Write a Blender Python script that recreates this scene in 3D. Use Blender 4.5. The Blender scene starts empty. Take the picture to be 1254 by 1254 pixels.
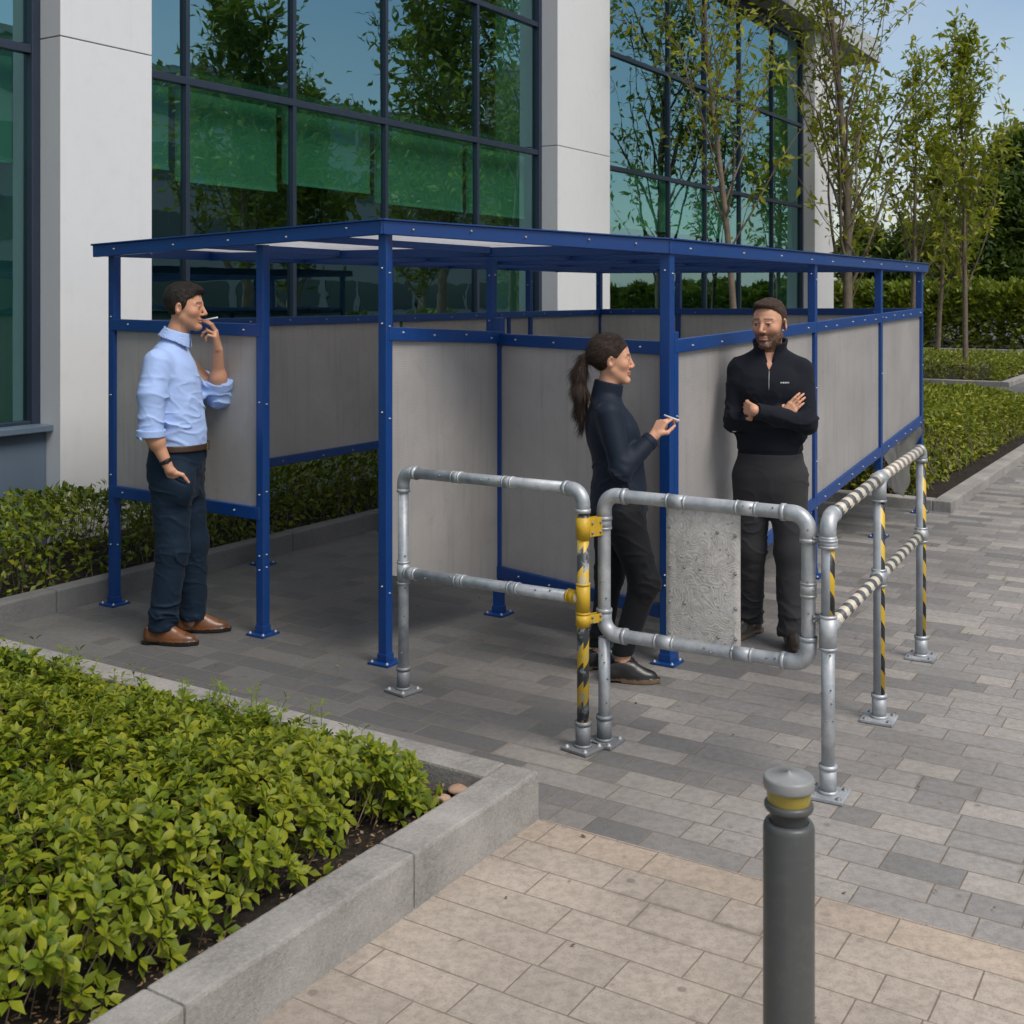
import bpy, bmesh, math, random
import numpy as np
from mathutils import Vector, Matrix
random.seed(7); RNG = np.random.default_rng(11)
SC = bpy.context.scene
COL = SC.collection
# ------------------------------------------------------------------ frame of reference
F, HY, CX, CAMH = 1444.0, 366.0, 627.0, 1.76
U = Vector((0.5329, 0.8462, 0.0)); V = Vector((-0.8462, 0.5329, 0.0)); ZA = Vector((0, 0, 1))
P0 = Vector((-2.29, 6.795, 0.0))
YAW = math.atan2(U.y, U.x)
def AB(a, b, z=0.0): return P0 + U * a + V * b + Vector((0, 0, z))
def G(px, py):
    Y = CAMH * F / (py - HY)
    return Vector(((px - CX) / F * Y, Y, 0.0))
def a_at(px, b):                       # position along the facade direction of a line of sight
    r = (px - CX) / F
    o = AB(0, b)
    return (r * o.y - o.x) / (U.x - r * U.y)
# ------------------------------------------------------------------ object helpers
def tag(o, label=None, cat=None, group=None, kind=None):
    if label: o['label'] = label
    if cat: o['category'] = cat
    if group: o['group'] = group
    if kind: o['kind'] = kind
    return o
def empty(name, loc, label=None, cat=None, group=None):
    o = bpy.data.objects.new(name, None); COL.objects.link(o)
    o.location = loc; o.empty_display_size = 0.1
    return tag(o, label, cat, group)
def origin_of(o):
    l = Vector((0, 0, 0))
    while o is not None:
        l = l + o.location; o = o.parent
    return l
class MB:
    """collects shapes in world space and links them as one mesh object"""
    def __init__(s): s.v = []; s.f = []; s.m = []; s.uv = []; s.sm = []
    def add(s, verts, faces, mi=0, uvs=None, smooth=False):
        n = len(s.v); s.v.extend([tuple(p) for p in verts])
        for i, fc in enumerate(faces):
            s.f.append([n + k for k in fc]); s.m.append(mi); s.sm.append(smooth)
            s.uv.append(uvs[i] if uvs else None)
    def box(s, c, ax, ay, az, mi=0, bev=0.0):
        """c centre; ax, ay, az half-extent vectors"""
        c = Vector(c); ax = Vector(ax); ay = Vector(ay); az = Vector(az)
        if bev <= 0:
            vs = [c + ax * i + ay * j + az * k for i in (-1, 1) for j in (-1, 1) for k in (-1, 1)]
            s.add(vs, [(0, 1, 3, 2), (4, 6, 7, 5), (0, 4, 5, 1), (2, 3, 7, 6), (0, 2, 6, 4), (1, 5, 7, 3)], mi)
            return
        lx, ly, lz = ax.length, ay.length, az.length
        bev = min(bev, 0.45 * min(lx, ly, lz))
        bm = bmesh.new(); bmesh.ops.create_cube(bm, size=2.0)
        for vt in bm.verts: vt.co = Vector((vt.co.x * lx, vt.co.y * ly, vt.co.z * lz))
        bmesh.ops.bevel(bm, geom=list(bm.edges), offset=bev, segments=2, profile=0.6, affect='EDGES')
        ux, uy, uz = ax / lx, ay / ly, az / lz
        bm.verts.index_update()
        vs = [c + ux * vt.co.x + uy * vt.co.y + uz * vt.co.z for vt in bm.verts]
        s.add(vs, [[q.index for q in fc.verts] for fc in bm.faces], mi)
        bm.free()
    def bar(s, a, b, w, h, up=(0, 0, 1), mi=0, bev=0.0, ext=0.0):
        """rectangular bar from a to b; w sideways, h along up"""
        a = Vector(a); b = Vector(b); d = (b - a); L = d.length; d /= L
        up = Vector(up); sd = d.cross(up).normalized(); up2 = sd.cross(d).normalized()
        s.box((a + b) / 2, d * (L / 2 + ext), sd * (w / 2), up2 * (h / 2), mi, bev)
    def tube(s, pts, r, n=16, mi=0, cap=True):
        pts = [Vector(p) for p in pts]
        rs = r if isinstance(r, (list, tuple)) else [r] * len(pts)
        rings = []; L = 0.0; nrm = None; vs = []; fs = []; uvs = []; Ls = []
        for i, p in enumerate(pts):
            if i == 0: t = pts[1] - pts[0]
            elif i == len(pts) - 1: t = pts[-1] - pts[-2]
            else: t = (pts[i + 1] - pts[i]).normalized() + (pts[i] - pts[i - 1]).normalized()
            t.normalize()
            if i: L += (pts[i] - pts[i - 1]).length
            Ls.append(L)
            if nrm is None:
                ref = Vector((0, -1, 0)) if abs(t.y) < 0.9 else Vector((0, 0, 1))
                nrm = (ref - t * ref.dot(t)).normalized()
            else:
                nrm = (nrm - t * nrm.dot(t)).normalized()
            bn = t.cross(nrm)
            for k in range(n):
                an = 2 * math.pi * k / n
                vs.append(p + (nrm * math.cos(an) + bn * math.sin(an)) * rs[i])
        for i in range(len(pts) - 1):
            for k in range(n):
                k2 = (k + 1) % n
                fs.append((i * n + k, i * n + k2, (i + 1) * n + k2, (i + 1) * n + k))
                uvs.append([(k / n, Ls[i]), ((k + 1) / n, Ls[i]), ((k + 1) / n, Ls[i + 1]), (k / n, Ls[i + 1])])
        if cap:
            fs.append(list(range(n))[::-1]); uvs.append([(0.5, 0.0)] * n)
            fs.append([(len(pts) - 1) * n + k for k in range(n)]); uvs.append([(0.5, L)] * n)
        s.add(vs, fs, mi, uvs, True)
    def lathe(s, c, prof, n=40, mi=0, axis=(0, 0, 1)):
        c = Vector(c); az = Vector(axis).normalized()
        ax = az.orthogonal().normalized(); ay = az.cross(ax)
        vs = []; fs = []
        for r, z in prof:
            for k in range(n):
                an = 2 * math.pi * k / n
                vs.append(c + az * z + (ax * math.cos(an) + ay * math.sin(an)) * r)
        for i in range(len(prof) - 1):
            for k in range(n):
                k2 = (k + 1) % n
                fs.append((i * n + k, i * n + k2, (i + 1) * n + k2, (i + 1) * n + k))
        s.add(vs, fs, mi, None, True)
    def bolt(s, p, nrm, r=0.008, mi=1):
        p = Vector(p); nrm = Vector(nrm).normalized()
        s.lathe(p, [(r * 1.5, -0.001), (r * 1.5, 0.0015), (r, 0.002), (r, 0.006), (r * 0.6, 0.0085), (0.0004, 0.009)], 8, mi, nrm)
    def prism(s, poly, z0, z1, mi=0):
        n = len(poly)
        vs = [Vector((p[0], p[1], z0)) for p in poly] + [Vector((p[0], p[1], z1)) for p in poly]
        fs = [list(range(n))[::-1], list(range(n, 2 * n))] + [(k, (k + 1) % n, n + (k + 1) % n, n + k) for k in range(n)]
        s.add(vs, fs, mi)
    def build(s, name, mats, parent=None, auto=True):
        if not isinstance(mats, (list, tuple)): mats = [mats]
        off = origin_of(parent) if parent is not None else Vector((0, 0, 0))
        if parent is None:
            vv = np.array(s.v); off = Vector((float(vv[:, 0].mean()), float(vv[:, 1].mean()), float(vv[:, 2].min())))
        me = bpy.data.meshes.new(name)
        me.from_pydata([(p[0] - off.x, p[1] - off.y, p[2] - off.z) for p in s.v], [], s.f)
        for m in mats: me.materials.append(m)
        me.polygons.foreach_set('material_index', s.m)
        me.polygons.foreach_set('use_smooth', s.sm)
        if any(q is not None for q in s.uv):
            ul = me.uv_layers.new(name='UVMap')
            flat = []
            for fc, q in zip(s.f, s.uv):
                for k in range(len(fc)):
                    flat.extend(q[k] if q else (0.0, 0.0))
            ul.data.foreach_set('uv', flat)
        bm = bmesh.new(); bm.from_mesh(me); bmesh.ops.recalc_face_normals(bm, faces=bm.faces); bm.to_mesh(me); bm.free()
        me.update()
        o = bpy.data.objects.new(name, me); COL.objects.link(o)
        if parent is not None: o.parent = parent
        else: o.location = off
        return o
def mesh_np(name, verts, faces, mats, parent=None, smooth=True, cols=None, origin=None, nside=3):
    """verts (N,3), faces (M,nside) arrays, fast; world space unless a parent is given with origin"""
    verts = np.asarray(verts, dtype=np.float32); faces = np.asarray(faces, dtype=np.int32)
    if origin is None:
        off = origin_of(parent) if parent is not None else Vector((float(verts[:, 0].mean()), float(verts[:, 1].mean()), float(verts[:, 2].min())))
        origin = np.array(off)
        verts = verts - origin.astype(np.float32)
    me = bpy.data.meshes.new(name)
    n, m = len(verts), len(faces)
    me.vertices.add(n); me.vertices.foreach_set('co', verts.ravel())
    me.loops.add(m * nside); me.loops.foreach_set('vertex_index', faces.ravel())
    me.polygons.add(m)
    me.polygons.foreach_set('loop_start', np.arange(0, m * nside, nside, dtype=np.int32))
    try: me.polygons.foreach_set('loop_total', np.full(m, nside, dtype=np.int32))
    except Exception: pass
    me.polygons.foreach_set('use_smooth', np.full(m, smooth))
    if not isinstance(mats, (list, tuple)): mats = [mats]
    for q in mats: me.materials.append(q)
    me.update(calc_edges=True); me.validate()
    if cols is not None:
        at = me.color_attributes.new('Col', 'FLOAT_COLOR', 'POINT')
        c4 = np.ones((n, 4), dtype=np.float32); c4[:, :3] = cols
        at.data.foreach_set('color', c4.ravel())
    o = bpy.data.objects.new(name, me); COL.objects.link(o)
    if parent is not None: o.parent = parent
    else: o.location = [float(x) for x in origin]
    return o
# ------------------------------------------------------------------ materials
class NT:
    def __init__(s, name):
        s.mat = bpy.data.materials.new(name); s.mat.use_nodes = True
        s.t = s.mat.node_tree; s.t.nodes.clear()
        s.out = s.t.nodes.new('ShaderNodeOutputMaterial')
    def n(s, typ, **kw):
        nd = s.t.nodes.new('ShaderNode' + typ)
        for k, v in kw.items():
            if k.startswith('i_'):
                key = k[2:]; key = int(key) if key.isdigit() else key.replace('_', ' ')
                if hasattr(v, 'is_output'): s.t.links.new(v, nd.inputs[key])
                else: nd.inputs[key].default_value = v
            else: setattr(nd, k, v)
        return nd
    def link(s, a, b): s.t.links.new(a, b)
    def math(s, op, a, b=None, c=None):
        nd = s.t.nodes.new('ShaderNodeMath'); nd.operation = op
        for i, x in enumerate((a, b, c)):
            if x is None: continue
            if hasattr(x, 'is_output'): s.t.links.new(x, nd.inputs[i])
            else: nd.inputs[i].default_value = x
        return nd.outputs[0]
    def mix(s, fac, a, b, blend='MIX'):
        nd = s.t.nodes.new('ShaderNodeMix'); nd.data_type = 'RGBA'; nd.blend_type = blend
        for idx, x in ((0, fac), (6, a), (7, b)):
            if hasattr(x, 'is_output'): s.t.links.new(x, nd.inputs[idx])
            elif idx == 0: nd.inputs[0].default_value = x
            else: nd.inputs[idx].default_value = (*x, 1.0) if len(x) == 3 else x
        return nd.outputs[2]
    def ramp(s, fac, stops, interp='LINEAR'):
        nd = s.t.nodes.new('ShaderNodeValToRGB'); nd.color_ramp.interpolation = interp
        e = nd.color_ramp.elements
        while len(e) < len(stops): e.new(0.5)
        for el, (p, c) in zip(e, stops):
            el.position = p; el.color = (c, c, c, 1) if isinstance(c, (int, float)) else (*c, 1)
        s.t.links.new(fac, nd.inputs[0])
        return nd.outputs[0]
    def noise(s, vec, scale, detail=4, rough=0.55, dist=0.0):
        nd = s.n('TexNoise', i_Scale=scale, i_Detail=detail, i_Roughness=rough, i_Distortion=dist)
        if vec is not None: s.link(vec, nd.inputs['Vector'])
        return nd.outputs[0]
    def bump(s, h, strength=0.3, dist=0.01, normal=None):
        nd = s.n('Bump', i_Strength=strength, i_Distance=dist); s.link(h, nd.inputs['Height'])
        if normal is not None: s.link(normal, nd.inputs['Normal'])
        return nd.outputs[0]
    def bsdf(s, col, rough=0.5, metal=0.0, normal=None, **kw):
        nd = s.n('BsdfPrincipled')
        for key, x in (('Base Color', col), ('Roughness', rough), ('Metallic', metal)):
            if hasattr(x, 'is_output'): s.link(x, nd.inputs[key])
            elif key == 'Base Color': nd.inputs[key].default_value = (*x, 1)
            else: nd.inputs[key].default_value = x
        if normal is not None: s.link(normal, nd.inputs['Normal'])
        for k, v in kw.items():
            k = k.replace('_', ' ')
            if hasattr(v, 'is_output'): s.link(v, nd.inputs[k])
            else: nd.inputs[k].default_value = v
        return nd.outputs[0]
    def done(s, shader):
        s.link(shader, s.out.inputs[0]); return s.mat
    def pos(s): return s.n('NewGeometry').outputs['Position']
    def obj(s): return s.n('TexCoord').outputs['Object']
def paint(name, col, rough=0.4, var=0.12, scale=6.0, dirt=0.15, dirtcol=(0.12, 0.11, 0.10), bump=0.05, metal=0.0):
    t = NT(name); p = t.pos()
    n1 = t.noise(p, scale, 5); n2 = t.noise(p, scale * 7, 4, 0.65)
    c = t.mix(t.math('MULTIPLY', n1, var), col, tuple(min(1, x * 1.6 + 0.01) for x in col))
    c = t.mix(t.math('MULTIPLY', t.ramp(n2, [(0.5, 0.0), (0.75, 1.0)]), dirt), c, dirtcol)
    mp2 = t.n('Mapping'); t.link(p, mp2.inputs[0]); mp2.inputs['Scale'].default_value = (16, 16, 0.7)
    c = t.mix(t.math('MULTIPLY', t.ramp(t.noise(mp2.outputs[0], 1.0, 5, 0.65), [(0.54, 0.0), (0.8, 1.0)]), dirt * 1.2), c, dirtcol)
    r = t.math('ADD', rough - 0.08, t.math('MULTIPLY', n1, 0.18))
    return t.done(t.bsdf(c, r, metal, t.bump(n2, bump, 0.004)))
def concrete(name, col, scale=3.0, dark=0.6, bump=0.35, streak=False):
    t = NT(name); p = t.pos()
    n1 = t.noise(p, scale, 6, 0.6); n2 = t.noise(p, scale * 22, 5, 0.7); n3 = t.noise(p, 160, 3, 0.7)
    c = t.mix(t.ramp(n1, [(0.3, 0.0), (0.7, 1.0)]), tuple(x * dark for x in col), col)
    c = t.mix(t.math('MULTIPLY', t.ramp(n2, [(0.4, 0.0), (0.65, 1.0)]), 0.35), c, tuple(min(1, x * 1.25) for x in col))
    c = t.mix(t.math('MULTIPLY', t.ramp(n3, [(0.60, 0.0), (0.70, 1.0)]), 0.45), c, tuple(x * 0.35 for x in col))
    vo = t.n('TexVoronoi', feature='F1', i_Scale=55.0); t.link(p, vo.inputs['Vector'])
    pit = t.ramp(vo.outputs['Distance'], [(0.0, 0.0), (0.16, 1.0)])
    c = t.mix(t.math('MULTIPLY', t.math('SUBTRACT', 1.0, pit), 0.35), c, tuple(x * 0.3 for x in col))
    h = t.math('ADD', t.math('MULTIPLY', n2, 0.6), t.math('ADD', t.math('MULTIPLY', n3, 0.3), t.math('MULTIPLY', pit, 0.25)))
    return t.done(t.bsdf(c, 0.85, 0.0, t.bump(h, bump, 0.01)))
def pavers(name, stops, row, length, groove=0.0035, joint=(0.10, 0.075, 0.05), edge_cols=None, tilt=0.55):
    """rows laid across the walk, stones of varied length; colour picked stone by stone"""
    t = NT(name); p = t.pos()
    warp = t.n('TexNoise', i_Scale=3.0, i_Detail=2.0); t.link(p, warp.inputs['Vector'])
    wv = t.n('VectorMath', operation='MULTIPLY_ADD'); t.link(warp.outputs['Color'], wv.inputs[0]); wv.inputs[1].default_value = (0.012, 0.012, 0); t.link(p, wv.inputs[2])
    def dot(v):
        nd = t.n('VectorMath', operation='DOT_PRODUCT'); t.link(wv.outputs[0], nd.inputs[0]); nd.inputs[1].default_value = tuple(v); return nd.outputs['Value']
    KK = Vector((0.094, 3.98, 0))
    tt = t.math('DIVIDE', t.math('SUBTRACT', dot(U), KK.dot(U) + 0.004), row); ss = t.math('ADD', dot(V), 40.0)
    rw = t.math('FLOOR', tt)
    w1 = t.n('TexWhiteNoise', noise_dimensions='1D'); t.link(rw, w1.inputs['W'])
    w1b = t.n('TexWhiteNoise', noise_dimensions='1D'); t.link(t.math('ADD', rw, 113.7), w1b.inputs['W'])
    ln = t.math('MULTIPLY', t.math('ADD', 0.75, t.math('MULTIPLY', w1.outputs[0], 0.6)), length)
    x = t.math('ADD', t.math('DIVIDE', ss, ln), t.math('MULTIPLY', w1b.outputs[0], 9.0))
    ci = t.math('FLOOR', x); fx = t.math('FRACT', x)
    # some stones are split in two
    w3 = t.n('TexWhiteNoise', noise_dimensions='2D')
    cb = t.n('CombineXYZ'); t.link(ci, cb.inputs[0]); t.link(rw, cb.inputs[1]); t.link(cb.outputs[0], w3.inputs['Vector'])
    split = t.math('GREATER_THAN', w3.outputs['Value'], 0.62)
    sp = t.math('MULTIPLY', split, t.math('GREATER_THAN', fx, 0.6))
    d1 = t.math('MULTIPLY', t.math('MINIMUM', fx, t.math('SUBTRACT', 1.0, fx)), ln)
    d1s = t.math('MULTIPLY', t.math('ABSOLUTE', t.math('SUBTRACT', fx, 0.6)), ln)
    d1s = t.math('ADD', d1s, t.math('MULTIPLY', t.math('SUBTRACT', 1.0, split), 5.0))
    ft = t.math('FRACT', tt)
    d2 = t.math('MULTIPLY', t.math('MINIMUM', ft, t.math('SUBTRACT', 1.0, ft)), row)
    dd = t.math('MINIMUM', t.math('MINIMUM', d1, d1s), d2)
    jn = t.noise(p, 45, 3)
    dd = t.math('ADD', dd, t.math('MULTIPLY', t.math('SUBTRACT', jn, 0.5), 0.004))
    face = t.n('MapRange', interpolation_type='SMOOTHSTEP', i_1=groove * 0.45, i_2=groove * 1.2); t.link(dd, face.inputs[0])
    face = face.outputs[0]
    w4 = t.n('TexWhiteNoise', noise_dimensions='3D')
    cb2 = t.n('CombineXYZ'); t.link(t.math('ADD', ci, sp), cb2.inputs[0]); t.link(rw, cb2.inputs[1]); t.link(sp, cb2.inputs[2]); t.link(cb2.outputs[0], w4.inputs['Vector'])
    rnd = w4.outputs['Value']
    n1 = t.noise(p, 1.1, 4, 0.6); n2 = t.noise(p, 30, 6, 0.75); n3 = t.noise(p, 190, 3, 0.7)
    if callable(stops): c = stops(t, rnd, p, rw)
    else: c = t.ramp(rnd, stops)
    c = t.mix(t.math('MULTIPLY', t.ramp(n2, [(0.38, 1.0), (0.58, 0.0)]), 0.28), c, (0.05, 0.045, 0.04))
    c = t.mix(t.math('MULTIPLY', t.ramp(n3, [(0.55, 0.0), (0.7, 1.0)]), 0.3), c, (0.42, 0.40, 0.37))
    c = t.mix(t.math('MULTIPLY', t.ramp(n3, [(0.32, 1.0), (0.44, 0.0)]), 0.45), c, (0.05, 0.045, 0.04))
    c = t.mix(t.math('MULTIPLY', t.ramp(n1, [(0.42, 1.0), (0.62, 0.0)]), 0.22), c, (0.07, 0.062, 0.055))
    vo = t.n('TexVoronoi', feature='F1', i_Scale=7.0); t.link(p, vo.inputs['Vector'])
    stain = t.ramp(vo.outputs['Distance'], [(0.05, 1.0), (0.12, 0.0)])
    c = t.mix(t.math('MULTIPLY', stain, 0.3), c, (0.05, 0.042, 0.035))
    vg = t.n('TexVoronoi', feature='F1', i_Scale=3.1); t.link(p, vg.inputs['Vector'])
    gum = t.ramp(vg.outputs['Distance'], [(0.035, 1.0), (0.05, 0.0)])
    c = t.mix(t.math('MULTIPLY', gum, 0.45), c, (0.06, 0.057, 0.055))
    moss = t.math('MULTIPLY', t.ramp(t.noise(p, 1.7, 4, 0.65), [(0.55, 0.0), (0.68, 1.0)]), t.ramp(dd, [(0.0, 1.0), (0.02, 0.0)]))
    c = t.mix(t.math('MULTIPLY', moss, 0.55), c, (0.045, 0.05, 0.022))
    jcol = t.mix(t.noise(p, 9, 3), joint, tuple(x * 1.9 for x in joint))
    c = t.mix(face, jcol, c)
    h = t.math('ADD', t.math('MULTIPLY', face, 0.5), t.math('ADD', t.math('MULTIPLY', n2, 0.3), t.math('MULTIPLY', n3, 0.14)))
    h = t.math('ADD', h, t.math('MULTIPLY', t.math('MULTIPLY', rnd, ft), 0.18))
    nm = t.bump(h, tilt, 0.008)
    return t.done(t.bsdf(c, t.math('ADD', 0.62, t.math('MULTIPLY', n1, 0.25)), 0.0, nm))
def leafmat(name, cols, rough=0.45, trans=0.35, edge=None):
    t = NT(name)
    g = t.n('NewGeometry'); r = g.outputs['Random Per Island']
    k = len(cols)
    c = t.ramp(r, [(i / max(1, k - 1), cc) for i, cc in enumerate(cols)])
    n1 = t.noise(g.outputs['Position'], 2.3, 3)
    c = t.mix(t.math('MULTIPLY', t.ramp(n1, [(0.35, 0.0), (0.7, 1.0)]), 0.45), c, cols[-1])
    n2 = t.noise(g.outputs['Position'], 70, 2)
    c = t.mix(t.math('MULTIPLY', n2, 0.25), c, tuple(x * 0.6 for x in cols[0]))
    b = t.bsdf(c, rough, 0.0, t.bump(n2, 0.2, 0.003), Specular_IOR_Level=0.35)
    tr = t.n('BsdfTranslucent'); t.link(t.mix(0.5, c, (0.20, 0.30, 0.03)), tr.inputs[0])
    ms = t.n('MixShader', i_0=trans); t.link(b, ms.inputs[1]); t.link(tr.outputs[0], ms.inputs[2])
    return t.done(ms.outputs[0])
M = {}
M['blue'] = paint('blue_paint', (0.003, 0.042, 0.185), 0.38, 0.25, 5.0, 0.16, (0.05, 0.07, 0.12), 0.04)
M['steel'] = paint('bolt_steel', (0.34, 0.35, 0.37), 0.5, 0.3, 40, 0.3, metal=0.5)
M['pillar'] = paint('white_cladding', (0.63, 0.635, 0.64), 0.55, 0.10, 1.3, 0.12, (0.42, 0.43, 0.43), 0.02)
M['frame'] = paint('dark_frame', (0.016, 0.025, 0.045), 0.4, 0.2, 4, 0.08)
M['plinth'] = paint('plinth_panel', (0.10, 0.14, 0.19), 0.4, 0.15, 3, 0.1)
M['soffit'] = paint('soffit_panel', (0.42, 0.44, 0.44), 0.55, 0.1, 2, 0.1)
M['kerb'] = concrete('kerb_concrete', (0.37, 0.35, 0.325), 3.4, 0.45, 0.7)
M['kerbdark'] = concrete('dark_kerb_concrete', (0.17, 0.17, 0.168), 2.6, 0.65, 0.5)
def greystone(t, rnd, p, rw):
    # charcoal blocks inside the railings, roof shade in their colour; mixed greys, tans outside
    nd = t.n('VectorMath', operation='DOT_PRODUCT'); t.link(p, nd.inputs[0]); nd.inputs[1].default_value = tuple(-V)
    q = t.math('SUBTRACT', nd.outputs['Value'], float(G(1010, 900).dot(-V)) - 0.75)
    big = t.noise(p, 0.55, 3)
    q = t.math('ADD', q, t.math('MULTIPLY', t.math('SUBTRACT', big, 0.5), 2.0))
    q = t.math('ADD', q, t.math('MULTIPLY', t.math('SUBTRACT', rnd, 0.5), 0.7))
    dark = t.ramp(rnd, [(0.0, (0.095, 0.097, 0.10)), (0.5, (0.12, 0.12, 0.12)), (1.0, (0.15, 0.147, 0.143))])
    lite = t.ramp(rnd, [(0.0, (0.23, 0.224, 0.218)), (0.3, (0.29, 0.278, 0.265)), (0.7, (0.345, 0.323, 0.30)), (1.0, (0.41, 0.375, 0.34))])  # outer stones, colour lightened for a sunlit look
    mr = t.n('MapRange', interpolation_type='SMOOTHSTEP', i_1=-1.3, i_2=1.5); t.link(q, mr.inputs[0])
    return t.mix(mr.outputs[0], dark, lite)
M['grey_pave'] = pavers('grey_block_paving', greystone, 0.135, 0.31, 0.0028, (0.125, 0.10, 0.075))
def beigestone(t, rnd, p, rw):
    base = t.ramp(rnd, [(0.0, (0.41, 0.35, 0.295)), (0.35, (0.44, 0.375, 0.31)), (0.7, (0.475, 0.40, 0.33)), (1.0, (0.43, 0.37, 0.315))])
    first = t.math('GREATER_THAN', rw, -1.5)
    return t.mix(t.math('MULTIPLY', first, 0.55), base, (0.50, 0.395, 0.30))
M['beige_pave'] = pavers('beige_block_paving', beigestone, 0.150, 0.44, 0.0026, (0.14, 0.11, 0.085))
t = NT('soil'); p = t.pos(); n1 = t.noise(p, 28, 6, 0.7); n2 = t.noise(p, 6, 4)
c = t.ramp(n1, [(0.3, (0.008, 0.006, 0.004)), (0.55, (0.028, 0.019, 0.012)), (0.75, (0.075, 0.05, 0.03))])
M['soil'] = t.done(t.bsdf(c, 0.95, 0, t.bump(t.math('ADD', n1, n2), 1.0, 0.04)))
t = NT('asphalt'); p = t.pos(); n1 = t.noise(p, 80, 4); n2 = t.noise(p, 0.8, 4)
c = t.mix(n2, t.ramp(n1, [(0.3, (0.035, 0.035, 0.036)), (0.7, (0.075, 0.073, 0.07))]), (0.07, 0.068, 0.063))
M['asphalt'] = t.done(t.bsdf(c, 0.85, 0, t.bump(n1, 0.4, 0.006)))
# frosted twin-wall plastic sheet
def polycarb(name, col, trans, clear, flute_v=True):
    t = NT(name); p = t.pos()
    sx = t.n('SeparateXYZ'); t.link(p, sx.inputs[0])
    zz = sx.outputs['Z']
    fl = t.math('SINE', t.math('MULTIPLY', zz, 2 * math.pi / 0.0115))
    n1 = t.noise(p, 2.2, 4); n2 = t.noise(p, 60, 4, 0.7); n3 = t.noise(p, 9, 5, 0.65, 1.5)
    c = t.mix(t.math('MULTIPLY', t.ramp(n1, [(0.3, 0.0), (0.75, 1.0)]), 0.6), col, tuple(x * 0.70 for x in col))
    c = t.mix(t.math('MULTIPLY', t.ramp(n3, [(0.55, 0.0), (0.72, 1.0)]), 0.22), c, tuple(x * 0.55 for x in col))
    mp2 = t.n('Mapping'); t.link(p, mp2.inputs[0]); mp2.inputs['Scale'].default_value = (26, 26, 1.3)
    c = t.mix(t.math('MULTIPLY', t.ramp(t.noise(mp2.outputs[0], 1.0, 4, 0.6), [(0.52, 0.0), (0.75, 1.0)]), 0.30), c, tuple(x * 0.5 for x in col))
    c = t.mix(t.math('MULTIPLY', t.ramp(n2, [(0.6, 0.0), (0.75, 1.0)]), 0.25), c, (0.75, 0.75, 0.74))
    c = t.mix(t.math('MULTIPLY', t.math('ADD', fl, 1.0), 0.045), c, (0.15, 0.15, 0.15))
    h = t.math('ADD', t.math('MULTIPLY', fl, 0.3), t.math('MULTIPLY', n2, 0.3))
    b = t.bsdf(c, 0.38, 0.0, t.bump(h, 0.25, 0.004), Specular_IOR_Level=0.4)
    tr = t.n('BsdfTranslucent'); t.link(c, tr.inputs[0])
    m1 = t.n('MixShader', i_0=trans); t.link(b, m1.inputs[1]); t.link(tr.outputs[0], m1.inputs[2])
    tp = t.n('BsdfTransparent'); tp.inputs[0].default_value = (0.9, 0.9, 0.9, 1)
    m2 = t.n('MixShader', i_0=clear); t.link(m1.outputs[0], m2.inputs[1]); t.link(tp.outputs[0], m2.inputs[2])
    return t.done(m2.outputs[0])
M['sheet'] = polycarb('frosted_sheet', (0.69, 0.665, 0.645), 0.5, 0.05)
M['roofsheet'] = polycarb('roof_sheet', (0.80, 0.80, 0.82), 0.75, 0.18)
# coated window glass
t = NT('window_glass'); p = t.pos(); n1 = t.noise(p, 0.9, 2); n2 = t.noise(p, 3.5, 2)
bmp = t.bump(t.math('ADD', n1, t.math('MULTIPLY', n2, 0.15)), 0.10, 0.03)
gl = t.n('BsdfGlossy', i_Roughness=0.0); gl.inputs[0].default_value = (0.50, 0.80, 0.86, 1); t.link(bmp, gl.inputs['Normal'])
tp = t.n('BsdfTransparent'); tp.inputs[0].default_value = (0.52, 0.78, 0.68, 1)
ge = t.n('NewGeometry'); dt = t.n('VectorMath', operation='DOT_PRODUCT'); t.link(ge.outputs['Normal'], dt.inputs[0]); t.link(ge.outputs['Incoming'], dt.inputs[1])
sch = t.math('POWER', t.math('SUBTRACT', 1.0, t.math('ABSOLUTE', dt.outputs['Value'])), 5.0)
fac = t.math('MULTIPLY', t.math('SUBTRACT', 1.0, ge.outputs['Backfacing']), t.math('MINIMUM', t.math('ADD', 0.40, t.math('MULTIPLY', sch, 0.6)), 0.95))
ms = t.n('MixShader'); t.link(fac, ms.inputs[0]); t.link(tp.outputs[0], ms.inputs[1]); t.link(gl.outputs[0], ms.inputs[2])
M['glass'] = t.done(ms.outputs[0])
M['blind'] = paint('blind_fabric', (0.46, 0.52, 0.45), 0.8, 0.05, 3, 0.03)
M['interior'] = paint('interior_dark', (0.13, 0.15, 0.13), 0.8, 0.2, 1, 0.1)
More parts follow.
